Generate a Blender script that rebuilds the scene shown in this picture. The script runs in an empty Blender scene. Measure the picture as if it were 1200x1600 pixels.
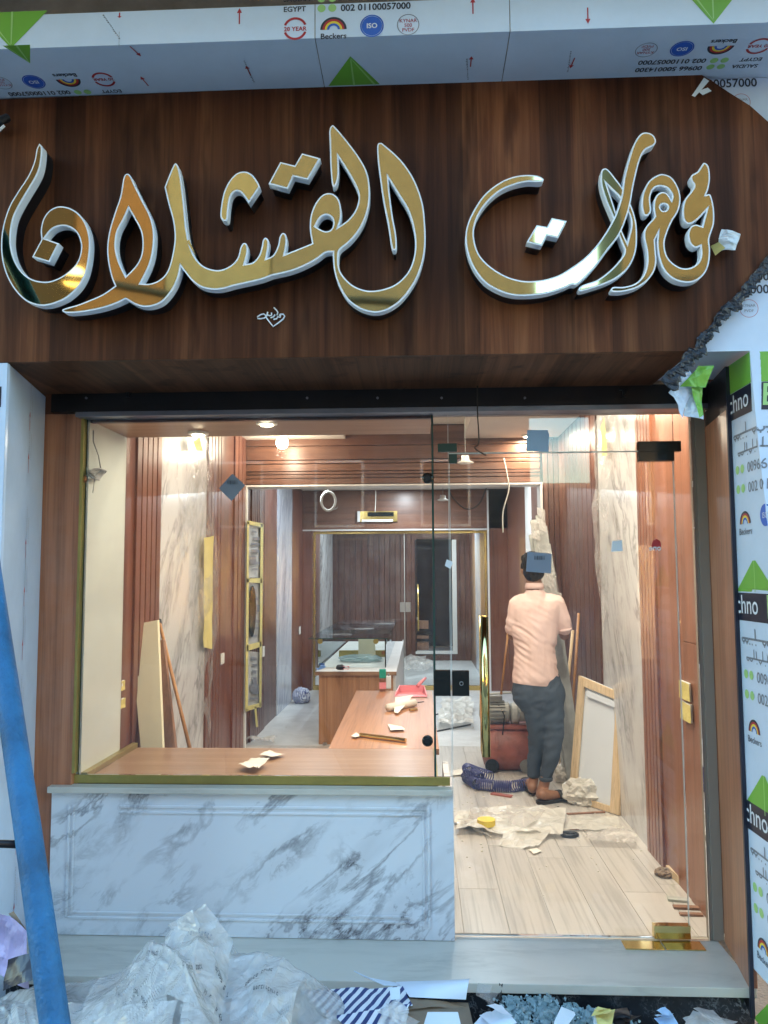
import bpy, bmesh, math, random
from mathutils import Vector, Matrix, Euler, noise
R = math.radians
rnd = random.Random(11)
scene = bpy.context.scene
col = scene.collection
# ------------------------------------------------------------------ camera, sky, sun, exposure
FPX = 1230.0
CAM = Vector((0, -3.35, 1.54))
PITCH = math.atan(100 / FPX); YAW = R(2.55); ROLL = R(-0.25)
MC = (Matrix.Rotation(YAW, 3, 'Z') @ Matrix.Rotation(math.pi / 2 + PITCH, 3, 'X') @ Matrix.Rotation(ROLL, 3, 'Z'))
cd = bpy.data.cameras.new('camera'); cam = bpy.data.objects.new('camera', cd); col.objects.link(cam)
cam.matrix_world = Matrix.Translation(CAM) @ MC.to_4x4()
cd.sensor_fit = 'VERTICAL'; cd.sensor_height = 36; cd.lens = 36 * FPX / 1600
cd.clip_start = 0.05; cd.clip_end = 2000
scene.camera = cam
world = bpy.data.worlds.new('World'); scene.world = world; world.use_nodes = True
wn = world.node_tree.nodes; wl = world.node_tree.links
sky = wn.new('ShaderNodeTexSky'); sky.sky_type = 'NISHITA'; sky.sun_disc = False
SUN_EL, SUN_ROT = R(5), R(25)
sky.sun_elevation = SUN_EL; sky.sun_rotation = SUN_ROT; sky.air_density = 1.2; sky.ozone_density = 2.4
wl.new(sky.outputs[0], wn['Background'].inputs[0]); wn['Background'].inputs[1].default_value = 0.15
sd = bpy.data.lights.new('sun', 'SUN'); sd.energy = 0.006; sd.angle = R(3); sd.color = (1, 0.8, 0.6)
sun = bpy.data.objects.new('sun', sd); col.objects.link(sun)
sun.rotation_euler = (R(-87), 0, R(-25))
scene.view_settings.view_transform = 'Standard'; scene.view_settings.look = 'None'
scene.view_settings.gamma = 1; scene.view_settings.use_curve_mapping = False
scene.view_settings.exposure = 4.5
scene.cycles.max_bounces = 8; scene.cycles.transparent_max_bounces = 16
scene.cycles.sample_clamp_indirect = 6
scene.cycles.use_denoising = True

# ------------------------------------------------------------------ helpers
def ray(px, py): return MC @ Vector(((px - 600) / FPX, -(py - 800) / FPX, -1))
def PY(px, py, y): d = ray(px, py); return CAM + d * ((y - CAM.y) / d.y)
def PZ(px, py, z): d = ray(px, py); return CAM + d * ((z - CAM.z) / d.z)
def PX(px, py, x): d = ray(px, py); return CAM + d * ((x - CAM.x) / d.x)

def props(o, label=None, cat=None, group=None, kind=None):
    if label: o['label'] = label
    if cat: o['category'] = cat
    if group: o['group'] = group
    if kind: o['kind'] = kind
    return o
def thing(name, label, cat, loc=(0, 0, 0), group=None):
    o = bpy.data.objects.new(name, None); o.empty_display_size = .05; col.objects.link(o)
    o.location = loc
    return props(o, label, cat, group)
def origin_of(o):
    v = Vector((0, 0, 0))
    while o is not None: v += o.location; o = o.parent
    return v
class B:
    """collects shapes in world coordinates, links them as one mesh object"""
    def __init__(s): s.v = []; s.f = []; s.smooth = False
    def add(s, vs, fs):
        n = len(s.v); s.v += [Vector(p) for p in vs]; s.f += [tuple(i + n for i in f) for f in fs]; return s
    def box(s, x0, x1, y0, y1, z0, z1):
        return s.add([(x0,y0,z0),(x1,y0,z0),(x1,y1,z0),(x0,y1,z0),(x0,y0,z1),(x1,y0,z1),(x1,y1,z1),(x0,y1,z1)],
              [(0,3,2,1),(4,5,6,7),(0,1,5,4),(1,2,6,5),(2,3,7,6),(3,0,4,7)])
    def hexa(s, a, b):   # a, b: two loops of equal length (front, back)
        n = len(a)
        return s.add(list(a) + list(b), [tuple(range(n))[::-1], tuple(range(n, 2*n))] + [(i, (i+1) % n, n+(i+1) % n, n+i) for i in range(n)])
    def slab(s, pts, off):  # planar polygon given thickness vector
        return s.hexa([Vector(p) for p in pts], [Vector(p) + Vector(off) for p in pts])
    def tube(s, pts, r, n=8, cap=True, closed=False):
        pts = [Vector(p) for p in pts]; rr = r if isinstance(r, (list, tuple)) else [r] * len(pts)
        rings = []; up = None
        for i, p in enumerate(pts):
            a = pts[i-1] if i > 0 else (pts[-1] if closed else p); c = pts[i+1] if i < len(pts)-1 else (pts[0] if closed else p)
            t = (c - a); t = t.normalized() if t.length > 1e-9 else Vector((0, 0, 1))
            if up is None:
                up = Vector((0, 0, 1)) if abs(t.z) < .9 else Vector((1, 0, 0))
            u = t.cross(up); u = u.normalized() if u.length > 1e-6 else t.orthogonal().normalized()
            w = u.cross(t); up = w
            rings.append([p + (u * math.cos(2*math.pi*k/n) + w * math.sin(2*math.pi*k/n)) * rr[i] for k in range(n)])
        base = len(s.v); vs = [q for ring in rings for q in ring]; m = len(rings); fs = []
        for i in range(m if closed else m - 1):
            j = (i + 1) % m
            for k in range(n): fs.append((i*n+k, i*n+(k+1) % n, j*n+(k+1) % n, j*n+k))
        if cap and not closed: fs += [tuple(range(n))[::-1], tuple(range((m-1)*n, m*n))]
        return s.add(vs, fs)
    def lathe(s, c, prof, n=20, axis='Z'):
        c = Vector(c); vs = []; fs = []
        for r, h in prof:
            for k in range(n):
                a = 2*math.pi*k/n; x, y = r*math.cos(a), r*math.sin(a)
                vs.append(c + (Vector((x, y, h)) if axis == 'Z' else Vector((x, h, -y)) if axis == 'Y' else Vector((h, x, y))))
        m = len(prof)
        for i in range(m-1):
            for k in range(n): fs.append((i*n+k, i*n+(k+1) % n, (i+1)*n+(k+1) % n, (i+1)*n+k))
        fs += [tuple(range(n))[::-1], tuple(range((m-1)*n, m*n))]
        return s.add(vs, fs)
    def build(s, name, mat, parent=None, bevel=0, smooth=False, label=None, cat=None, group=None, kind=None, loc=None, recalc=True):
        org = origin_of(parent) if parent else Vector(loc or (0, 0, 0))
        me = bpy.data.meshes.new(name)
        me.from_pydata([tuple(p - org) for p in s.v], [], s.f)
        bm = bmesh.new(); bm.from_mesh(me)
        if recalc: bmesh.ops.recalc_face_normals(bm, faces=bm.faces)
        if bevel:
            bmesh.ops.bevel(bm, geom=list(bm.edges), offset=bevel, segments=2, affect='EDGES', profile=.6, clamp_overlap=True)
        bm.to_mesh(me); bm.free()
        if smooth: me.shade_smooth()
        me.materials.append(mat)
        o = bpy.data.objects.new(name, me); col.objects.link(o)
        if parent: o.parent = parent
        else: o.location = org
        return props(o, label, cat, group, kind)
def box(name, mat, dims, parent=None, bevel=0.0015, **k): return B().box(*dims).build(name, mat, parent, bevel, **k)
def struct(name, mat, dims, bevel=0, **k): return B().box(*dims).build(name, mat, None, bevel, kind='structure', **k)
def smooth_loop(pts, sub=6):
    """Catmull-Rom through px points; a third member 1 marks a corner"""
    n = len(pts); out = []
    P = [Vector((p[0], p[1])) for p in pts]; c = [len(p) > 2 for p in pts]
    for i in range(n):
        p1, p2 = P[i], P[(i+1) % n]
        p0 = P[i-1] if not c[i] else p1; p3 = P[(i+2) % n] if not c[(i+1) % n] else p2
        if c[i] and c[(i+1) % n]: out.append(p1); continue
        for k in range(sub):
            t = k / sub
            out.append(0.5*((2*p1) + (p2-p0)*t + (2*p0-5*p1+4*p2-p3)*t*t + (3*p1-p0-3*p2+p3)*t**3))
    return out
def eval_mesh(o):
    dg = bpy.context.evaluated_depsgraph_get(); dg.update()
    return bpy.data.meshes.new_from_object(o.evaluated_get(dg))
def fill_mesh(loops, extrude=0, offset=0, bevel=0):
    """2-D loops (holes allowed) -> mesh in the XY plane"""
    cu = bpy.data.curves.new('outline', 'CURVE'); cu.dimensions = '2D'; cu.fill_mode = 'BOTH'
    cu.extrude = extrude; cu.offset = offset; cu.bevel_depth = bevel
    for L in loops:
        sp = cu.splines.new('POLY'); sp.points.add(len(L)-1); sp.use_cyclic_u = True
        for p, q in zip(sp.points, L): p.co = (q[0], q[1], 0, 1)
    o = bpy.data.objects.new('outline', cu); col.objects.link(o)
    me = eval_mesh(o); bpy.data.objects.remove(o); bpy.data.curves.remove(cu)
    return me
FONT_AR = None
try:
    import os
    fp = os.path.join(bpy.utils.resource_path('LOCAL'), 'datafiles', 'fonts', 'NotoSansArabic-VariableFont_wdth,wght.woff2')
except Exception: fp = None
def text_mesh(s, size, align='LEFT', bold=0, spacing=1):
    cu = bpy.data.curves.new('text', 'FONT'); cu.body = s; cu.size = size; cu.align_x = align; cu.offset = bold; cu.space_character = spacing
    cu.resolution_u = 3
    o = bpy.data.objects.new('text', cu); col.objects.link(o)
    me = eval_mesh(o); bpy.data.objects.remove(o); bpy.data.curves.remove(cu)
    return me
class Print:
    """flat print: shapes in (u, v) metres, put on a surface by a map; every mark is its own bucket"""
    def __init__(s, fn): s.fn = fn; s.d = {}; s.key = ('print', 0); s.n = 0
    def mark(s, name): s.n += 1; s.key = (name, s.n)
    def _b(s, mat): return s.d.setdefault(s.key+(mat.name,), (mat, B()))[1]
    def poly(s, pts, mat, lift=0): s._b(mat).add([s.fn(u, v, lift) for u, v in pts], [tuple(range(len(pts)))])
    def ring(s, cu, cv, r0, r1, mat, a0=0, a1=360, n=28, lift=0):
        vs = []
        for k in range(n+1):
            a = R(a0 + (a1-a0)*k/n)
            vs += [s.fn(cu+r0*math.cos(a), cv+r0*math.sin(a), lift), s.fn(cu+r1*math.cos(a), cv+r1*math.sin(a), lift)]
        s._b(mat).add(vs, [(2*k, 2*k+1, 2*k+3, 2*k+2) for k in range(n)])
    def text(s, t, u, v, size, mat, rot=0, align='LEFT', bold=0, sx=1, lift=0, spacing=1, me=None):
        s.mark('printed_text'); me = me or text_mesh(t, size, align, bold, spacing); ca, sa = math.cos(R(rot)), math.sin(R(rot))
        s._b(mat).add([s.fn(u + p.co.x*sx*ca - p.co.y*sa, v + p.co.x*sx*sa + p.co.y*ca, lift) for p in me.vertices], [tuple(q.vertices) for q in me.polygons])
        s.mark('printed_mark')
    def build(s, parent, name='print'):
        for k, (mat, b) in s.d.items(): b.build(k[0] if k[0] != 'print' else name, mat, parent, recalc=False, kind='stuff' if k[0] in ('printed_text', 'printed_line') else None)
# ------------------------------------------------------------------ materials
def mat_new(name):
    m = bpy.data.materials.new(name); m.use_nodes = True; nt = m.node_tree
    return m, nt.nodes, nt.links, nt.nodes['Principled BSDF']
def plain(name, c, rough=.5, metal=0, bump=0, bscale=60, var=0, spec=.5, emit=None, es=0):
    m, N, L, b = mat_new(name)
    b.inputs['Base Color'].default_value = (*c, 1); b.inputs['Roughness'].default_value = rough; b.inputs['Metallic'].default_value = metal
    b.inputs['Specular IOR Level'].default_value = spec
    if emit: b.inputs['Emission Color'].default_value = (*emit, 1); b.inputs['Emission Strength'].default_value = es
    if bump or var:
        tc = N.new('ShaderNodeTexCoord'); n = N.new('ShaderNodeTexNoise'); n.inputs['Scale'].default_value = bscale; n.inputs['Detail'].default_value = 5
        L.new(tc.outputs['Object'], n.inputs['Vector'])
        if bump:
            bp = N.new('ShaderNodeBump'); bp.inputs['Strength'].default_value = bump; bp.inputs['Distance'].default_value = .01
            L.new(n.outputs[0], bp.inputs['Height']); L.new(bp.outputs[0], b.inputs['Normal'])
        if var:
            n2 = N.new('ShaderNodeTexNoise'); n2.inputs['Scale'].default_value = 5; n2.inputs['Detail'].default_value = 8; n2.inputs['Roughness'].default_value = .65
            L.new(tc.outputs['Object'], n2.inputs['Vector'])
            cr = ramp(N, [(.3, tuple(x*(1-var) for x in c)), (.7, tuple(min(1, x*(1+var*.6)) for x in c))]); L.new(n2.outputs[0], cr.inputs[0]); L.new(cr.outputs[0], b.inputs['Base Color'])
    return m
def ramp(N, stops):
    cr = N.new('ShaderNodeValToRGB'); e = cr.color_ramp.elements
    while len(e) > 1: e.remove(e[-1])
    e[0].position = stops[0][0]; e[0].color = (*stops[0][1], 1)
    for p, c in stops[1:]:
        x = e.new(p); x.color = (*c, 1)
    return cr
def math_n(N, L, op, a, b=None, clamp=False):
    n = N.new('ShaderNodeMath'); n.operation = op; n.use_clamp = clamp
    for i, x in enumerate((a, b)):
        if x is None: continue
        if isinstance(x, (int, float)): n.inputs[i].default_value = x
        else: L.new(x, n.inputs[i])
    return n.outputs[0]
def mixc(N, L, f, a, b, mode='MIX'):
    n = N.new('ShaderNodeMix'); n.data_type = 'RGBA'; n.blend_type = mode
    for i, x in ((0, f), (6, a), (7, b)):
        if isinstance(x, (int, float)): n.inputs[i].default_value = x
        elif isinstance(x, tuple): n.inputs[i].default_value = (*x, 1)
        else: L.new(x, n.inputs[i])
    return n.outputs[2]
def wood(name, c0, c1, c2, axis='Z', rough=.38, strips=0, strip_amt=.5, fine=14, rand=0.0, bump=.08, cathedral=False, spec=.5, dust=0):
    m, N, L, b = mat_new(name)
    tc = N.new('ShaderNodeTexCoord'); src = tc.outputs['Object']
    if rand:
        oi = N.new('ShaderNodeObjectInfo'); va = N.new('ShaderNodeVectorMath'); va.operation = 'ADD'
        cx = N.new('ShaderNodeCombineXYZ'); r10 = math_n(N, L, 'MULTIPLY', oi.outputs['Random'], 37.0)
        for i in range(3): L.new(r10, cx.inputs[i])
        L.new(src, va.inputs[0]); L.new(cx.outputs[0], va.inputs[1]); src = va.outputs[0]
    mp = N.new('ShaderNodeMapping'); lo = .55
    mp.inputs['Scale'].default_value = {'Z': (fine, fine, lo), 'X': (lo, fine, fine), 'Y': (fine, lo, fine)}[axis]
    L.new(src, mp.inputs[0])
    n = N.new('ShaderNodeTexNoise'); n.inputs['Scale'].default_value = 1; n.inputs['Detail'].default_value = 9; n.inputs['Roughness'].default_value = .62; n.inputs['Distortion'].default_value = .5
    L.new(mp.outputs[0], n.inputs['Vector'])
    cr = ramp(N, [(.28, c0), (.5, c1), (.72, c2)]); L.new(n.outputs[0], cr.inputs[0]); out = cr.outputs[0]
    mp2 = N.new('ShaderNodeMapping'); mp2.inputs['Scale'].default_value = tuple(x*9 if x > 1 else x*3 for x in mp.inputs['Scale'].default_value); L.new(src, mp2.inputs[0])
    n2 = N.new('ShaderNodeTexNoise'); n2.inputs['Scale'].default_value = 1; n2.inputs['Detail'].default_value = 3; L.new(mp2.outputs[0], n2.inputs['Vector'])
    cr2 = ramp(N, [(.35, (.62, .62, .62)), (.5, (1, 1, 1))]); L.new(n2.outputs[0], cr2.inputs[0])
    out = mixc(N, L, .6, out, cr2.outputs[0], 'MULTIPLY')
    if cathedral:
        w = N.new('ShaderNodeTexWave'); w.wave_type = 'RINGS'; w.inputs['Scale'].default_value = 4; w.inputs['Distortion'].default_value = 3; w.inputs['Detail'].default_value = 2
        mp3 = N.new('ShaderNodeMapping'); mp3.inputs['Scale'].default_value = (3.2, 3.2, .5); L.new(src, mp3.inputs[0]); L.new(mp3.outputs[0], w.inputs[0])
        cr3 = ramp(N, [(.0, (.55, .5, .45)), (.3, (1, 1, 1))]); L.new(w.outputs[1], cr3.inputs[0]); out = mixc(N, L, .7, out, cr3.outputs[0], 'MULTIPLY')
    if strips:
        sx = N.new('ShaderNodeSeparateXYZ'); L.new(tc.outputs['Object'], sx.inputs[0])
        for k, sc in enumerate((strips, strips*.43)):
            fl = math_n(N, L, 'FLOOR', math_n(N, L, 'MULTIPLY', math_n(N, L, 'ADD', sx.outputs[0], k*.37), float(sc)))
            wnn = N.new('ShaderNodeTexWhiteNoise'); wnn.noise_dimensions = '1D'; L.new(fl, wnn.inputs['W'])
            cr4 = ramp(N, [(0, (1-strip_amt,)*3), (1, (1.0,)*3)]); L.new(wnn.outputs[0], cr4.inputs[0])
            out = mixc(N, L, .8, out, cr4.outputs[0], 'MULTIPLY')
        # dark smears along the grain
        mp5 = N.new('ShaderNodeMapping'); mp5.inputs['Scale'].default_value = (9, 9, 1.5); L.new(src, mp5.inputs[0])
        n5 = N.new('ShaderNodeTexNoise'); n5.inputs['Scale'].default_value = 1; n5.inputs['Detail'].default_value = 3; L.new(mp5.outputs[0], n5.inputs['Vector'])
        cr5 = ramp(N, [(.58, (1, 1, 1)), (.7, (.32, .26, .22))]); L.new(n5.outputs[0], cr5.inputs[0]); out = mixc(N, L, .8, out, cr5.outputs[0], 'MULTIPLY')
    if dust:
        n6 = N.new('ShaderNodeTexNoise'); n6.inputs['Scale'].default_value = 2.2; n6.inputs['Detail'].default_value = 8; n6.inputs['Roughness'].default_value = .7; L.new(tc.outputs['Object'], n6.inputs['Vector'])
        f = math_n(N, L, 'MULTIPLY', math_n(N, L, 'SUBTRACT', n6.outputs[0], .45, True), float(dust)*3, True)
        out = mixc(N, L, f, out, (.55, .5, .47))
    if rand:
        hs = N.new('ShaderNodeHueSaturation'); v = math_n(N, L, 'ADD', math_n(N, L, 'MULTIPLY', oi.outputs['Random'], rand), 1-rand/2)
        L.new(v, hs.inputs['Value']); L.new(out, hs.inputs['Color']); out = hs.outputs[0]
    L.new(out, b.inputs['Base Color']); b.inputs['Roughness'].default_value = rough; b.inputs['Specular IOR Level'].default_value = spec
    if bump:
        bp = N.new('ShaderNodeBump'); bp.inputs['Strength'].default_value = bump; bp.inputs['Distance'].default_value = .004; L.new(n2.outputs[0], bp.inputs['Height']); L.new(bp.outputs[0], b.inputs['Normal'])
    return m
def marble(name, base, vein, rot=(0, R(-40), 0), scale=1.0, stretch=.4, width=.035, cloud=.3, rough=.25, amt=.8, cloudc=None):
    m, N, L, b = mat_new(name)
    tc = N.new('ShaderNodeTexCoord'); mp = N.new('ShaderNodeMapping'); mp.inputs['Rotation'].default_value = rot; L.new(tc.outputs['Object'], mp.inputs[0])
    m2 = N.new('ShaderNodeMapping'); m2.inputs['Scale'].default_value = (scale, scale, scale*stretch); L.new(mp.outputs[0], m2.inputs[0]); v = m2.outputs[0]
    def nz(sc, det, dist, rg=.55):
        n = N.new('ShaderNodeTexNoise'); n.inputs['Scale'].default_value = sc; n.inputs['Detail'].default_value = det; n.inputs['Distortion'].default_value = dist; n.inputs['Roughness'].default_value = rg
        L.new(v, n.inputs['Vector']); return n.outputs[0]
    def veins(n, w, c=.5):
        a = math_n(N, L, 'ABSOLUTE', math_n(N, L, 'SUBTRACT', n, c)); return math_n(N, L, 'SUBTRACT', 1.0, math_n(N, L, 'DIVIDE', a, w), True)
    v1 = veins(nz(3.2, 9, .5, .6), width); v2 = veins(nz(7, 8, .7, .65), width*.9, .47)
    mask = math_n(N, L, 'MULTIPLY', math_n(N, L, 'SUBTRACT', nz(2.2, 3, .2), .42, True), 5.0, True)
    mask2 = math_n(N, L, 'MULTIPLY', math_n(N, L, 'SUBTRACT', nz(1.6, 4, .4), .5, True), 6.0, True)
    f = math_n(N, L, 'MULTIPLY', math_n(N, L, 'ADD', math_n(N, L, 'MULTIPLY', v1, mask), math_n(N, L, 'MULTIPLY', v2, mask2)), amt, True)
    out = mixc(N, L, math_n(N, L, 'MULTIPLY', mask2, cloud), base, cloudc or tuple(a*.45 + c*.55 for a, c in zip(base, vein)))
    out = mixc(N, L, f, out, vein)
    L.new(out, b.inputs['Base Color']); b.inputs['Roughness'].default_value = rough
    return m
def glass_mat(name, tint=(.93, .97, .95), dirt=.05, ior=1.45):
    m, N, L, b = mat_new(name); N.remove(b); out = N['Material Output']
    tr = N.new('ShaderNodeBsdfTransparent'); tr.inputs[0].default_value = (*tint, 1)
    gl = N.new('ShaderNodeBsdfGlossy'); gl.inputs['Roughness'].default_value = 0.01; gl.inputs[0].default_value = (.9, .95, 1, 1)
    fr = N.new('ShaderNodeFresnel'); fr.inputs[0].default_value = ior
    mx = N.new('ShaderNodeMixShader'); L.new(fr.outputs[0], mx.inputs[0]); L.new(tr.outputs[0], mx.inputs[1]); L.new(gl.outputs[0], mx.inputs[2])
    if dirt:
        df = N.new('ShaderNodeBsdfDiffuse'); df.inputs[0].default_value = (.7, .72, .75, 1)
        tc = N.new('ShaderNodeTexCoord'); n = N.new('ShaderNodeTexNoise'); n.inputs['Scale'].default_value = 2.2; n.inputs['Detail'].default_value = 7; n.inputs['Distortion'].default_value = 1.2
        L.new(tc.outputs['Object'], n.inputs['Vector'])
        f = math_n(N, L, 'MULTIPLY', math_n(N, L, 'SUBTRACT', n.outputs[0], .35, True), float(dirt)*3, True)
        m2 = N.new('ShaderNodeMixShader'); L.new(f, m2.inputs[0]); L.new(mx.outputs[0], m2.inputs[1]); L.new(df.outputs[0], m2.inputs[2]); L.new(m2.outputs[0], out.inputs[0])
    else: L.new(mx.outputs[0], out.inputs[0])
    return m
def plastic_sheet(name, c=(.8, .82, .84), alpha=.5, rough=.2):
    m, N, L, b = mat_new(name); out = N['Material Output']
    b.inputs['Base Color'].default_value = (*c, 1); b.inputs['Roughness'].default_value = rough; b.inputs['Specular IOR Level'].default_value = 1.0
    b.inputs['Coat Weight'].default_value = .5; b.inputs['Coat Roughness'].default_value = .08
    tr = N.new('ShaderNodeBsdfTransparent'); tl = N.new('ShaderNodeBsdfTranslucent'); tl.inputs[0].default_value = (*c, 1)
    tc = N.new('ShaderNodeTexCoord'); n = N.new('ShaderNodeTexNoise'); n.inputs['Scale'].default_value = 7; n.inputs['Detail'].default_value = 6; n.inputs['Distortion'].default_value = 1
    v = N.new('ShaderNodeTexVoronoi'); v.feature = 'DISTANCE_TO_EDGE'; v.inputs['Scale'].default_value = 11
    va = N.new('ShaderNodeVectorMath'); va.operation = 'ADD'; L.new(tc.outputs['Object'], va.inputs[0]); n3 = N.new('ShaderNodeTexNoise'); n3.inputs['Scale'].default_value = 6; L.new(tc.outputs['Object'], n3.inputs['Vector']); L.new(n3.outputs['Color'], va.inputs[1])
    L.new(tc.outputs['Object'], n.inputs['Vector']); L.new(va.outputs[0], v.inputs['Vector'])
    bp = N.new('ShaderNodeBump'); bp.inputs['Strength'].default_value = .35; bp.inputs['Distance'].default_value = .02; L.new(v.outputs['Distance'], bp.inputs['Height'])
    bp2 = N.new('ShaderNodeBump'); bp2.inputs['Strength'].default_value = .2; bp2.inputs['Distance'].default_value = .02; L.new(n.outputs[0], bp2.inputs['Height']); L.new(bp.outputs[0], bp2.inputs['Normal']); L.new(bp2.outputs[0], b.inputs['Normal']); L.new(bp2.outputs[0], b.inputs['Coat Normal'])
    a = N.new('ShaderNodeMixShader'); a.inputs[0].default_value = .25; L.new(b.outputs[0], a.inputs[1]); L.new(tl.outputs[0], a.inputs[2])
    f = math_n(N, L, 'ADD', math_n(N, L, 'MULTIPLY', math_n(N, L, 'SUBTRACT', n.outputs[0], .5), .7), alpha, True)
    x = N.new('ShaderNodeMixShader'); L.new(f, x.inputs[0]); L.new(tr.outputs[0], x.inputs[1]); L.new(a.outputs[0], x.inputs[2]); L.new(x.outputs[0], out.inputs[0])
    return m
def stripes_mat(name, c1, c2, rot, freq):
    m, N, L, b = mat_new(name); tc = N.new('ShaderNodeTexCoord'); mp = N.new('ShaderNodeMapping'); mp.inputs['Rotation'].default_value = rot
    L.new(tc.outputs['Object'], mp.inputs[0]); sx = N.new('ShaderNodeSeparateXYZ'); L.new(mp.outputs[0], sx.inputs[0])
    fr = math_n(N, L, 'FRACT', math_n(N, L, 'MULTIPLY', sx.outputs[0], float(freq))); g = math_n(N, L, 'GREATER_THAN', fr, .52)
    L.new(mixc(N, L, g, c1, c2), b.inputs['Base Color']); b.inputs['Roughness'].default_value = .5
    return m

M = {}
M['sign_wood'] = wood('sign_wood', (.045, .013, .005), (.17, .055, .021), (.33, .125, .05), 'Z', .45, strips=8.5, strip_amt=.6, fine=9, bump=.05, spec=.15)
M['soffit_wood'] = wood('soffit_wood', (.06, .022, .01), (.17, .065, .03), (.27, .11, .05), 'Y', .55, spec=.2, strips=7.5, strip_amt=.5, fine=16, bump=.05)
M['jamb_wood'] = wood('jamb_wood', (.24, .085, .04), (.43, .165, .08), (.53, .24, .125), 'Z', .32, fine=12, bump=.03, dust=.15)
M['wall_wood'] = wood('wall_wood', (.11, .036, .02), (.19, .066, .038), (.24, .095, .055), 'Z', .33, fine=11, bump=.03, dust=.12)
M['dark_wood'] = wood('dark_wood', (.07, .024, .016), (.125, .045, .028), (.17, .066, .042), 'Z', .36, fine=12, bump=.03, dust=.2)
M['dark_wood_h'] = wood('dark_wood_h', (.09, .035, .018), (.16, .065, .035), (.22, .1, .055), 'X', .34, fine=12, bump=.03, dust=.1)
M['right_wood'] = wood('right_wood', (.16, .062, .032), (.25, .1, .055), (.33, .14, .08), 'Z', .3, fine=9, bump=.02, dust=.25)
M['counter_wood'] = wood('counter_wood', (.24, .13, .07), (.33, .19, .11), (.4, .245, .15), 'X', .33, fine=14, bump=.02, rand=.0)
M['counter_wood_y'] = wood('counter_wood_y', (.33, .14, .055), (.44, .2, .085), (.52, .26, .125), 'Y', .33, fine=12, bump=.02)
M['oak'] = wood('oak', (.27, .12, .045), (.4, .19, .08), (.48, .25, .12), 'Z', .38, fine=16, bump=.04, cathedral=True)
M['soffit_board'] = wood('soffit_board', (.3, .17, .1), (.38, .22, .13), (.43, .26, .16), 'X', .4, fine=12, bump=.02)
M['pine'] = wood('pine', (.5, .36, .2), (.68, .52, .33), (.75, .6, .4), 'Z', .6, fine=14)
M['cream_board'] = plain('cream_board', (.82, .76, .55), .5, var=.05)
M['broom_wood'] = wood('broom_wood', (.3, .12, .04), (.42, .2, .07), (.5, .26, .1), 'Z', .5, fine=20)
M['plank'] = wood('plank', (.47, .445, .42), (.52, .495, .465), (.555, .53, .5), 'Y', .3, fine=7, rand=.16, bump=.02, dust=.25)
M['room2_floor'] = plain('room2_floor', (.62, .63, .64), .35, var=.18, bump=.05)
M['marble_front'] = marble('marble_front', (.68, .7, .73), (.13, .12, .13), rot=(0, R(-48), 0), scale=1.75, stretch=.42, width=.045, cloud=.4, rough=.22, amt=.7)
M['marble_wall'] = marble('marble_wall', (.62, .62, .63), (.2, .19, .19), rot=(R(28), 0, 0), scale=2.0, stretch=.36, width=.06, cloud=.65, rough=.2, amt=.72)
M['marble_blue'] = marble('marble_blue', (.6, .64, .72), (.25, .27, .34), rot=(R(20), 0, 0), scale=2.6, stretch=.3, width=.07, cloud=.6, rough=.25, amt=.6)
M['marble_dark'] = marble('marble_dark', (.012, .014, .018), (.3, .32, .34), rot=(0, R(30), 0), scale=4, stretch=.7, width=.02, cloud=.1, rough=.15, amt=.6)
M['slab'] = marble('slab', (.58, .54, .46), (.4, .37, .31), rot=(0, R(85), 0), scale=3, stretch=.25, width=.08, cloud=.5, rough=.3, amt=.5)
M['gold'] = plain('gold', (.6, .53, .24), .04, 1)
M['gold_bright'] = plain('gold_bright', (.8, .62, .26), .08, 1)
M['brass'] = plain('brass', (.62, .46, .16), .25, 1, var=.15)
M['brass_dull'] = plain('brass_dull', (.42, .33, .1), .38, .7, var=.2)
M['bronze'] = plain('bronze', (.3, .14, .07), .3, .8)
M['acrylic'] = plain('acrylic', (.85, .87, .9), .35)
M['black'] = plain('black', (.008, .008, .01), .4)
M['sealant'] = plain('sealant', (.015, .018, .026), .3, bump=1, bscale=50)
M['black_metal'] = plain('black_metal', (.014, .013, .015), .42, .3, var=.4, bump=.1)
M['black_gloss'] = plain('black_gloss', (.01, .012, .011), .12)
M['grey_trim'] = plain('grey_trim', (.22, .22, .26), .35, .6, var=.2)
M['taupe'] = plain('taupe', (.24, .205, .17), .6)
M['steel'] = plain('steel', (.5, .5, .5), .3, 1)
M['zinc'] = plain('zinc', (.5, .52, .5), .5, .0, var=.3)
M['film'] = plain('film', (.62, .71, .84), .25, var=.06, bump=.35, bscale=4)
M['film_shade'] = plain('film_shade', (.6, .67, .78), .3, var=.06, bump=.35, bscale=5)  # same film, darker: shade of undersides and side face put into the colour
M['concrete'] = plain('concrete', (.3, .27, .24), .9, bump=.5, bscale=30, var=.3)
M['white_paint'] = plain('white_paint', (.78, .76, .7), .55)
M['ceiling'] = plain('ceiling', (.76, .72, .66), .8, var=.03)
M['cream_glass'] = plain('cream_glass', (.66, .7, .64), .12, var=.04)
M['white_strip'] = plain('white_strip', (.75, .74, .72), .4)
M['green'] = plain('green', (.18, .42, .05), .35)
M['green_l'] = plain('green_l', (.36, .6, .2), .35)
M['navy'] = plain('navy', (.018, .02, .035), .35)
M['red'] = plain('red', (.45, .03, .035), .4)
M['blue_p'] = plain('blue_p', (.03, .12, .5), .4)
M['blue_bag'] = plain('blue_bag', (.12, .25, .55), .35, bump=.3)
M['yellow'] = plain('yellow', (.8, .6, .05), .5)
M['ink'] = plain('ink', (.03, .035, .05), .4)
M['ink_grey'] = plain('ink_grey', (.2, .21, .24), .4)
M['white_ink'] = plain('white_ink', (.75, .76, .78), .4)
M['tape'] = plain('tape', (.68, .58, .2), .6, bump=.3, var=.15)
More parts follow.
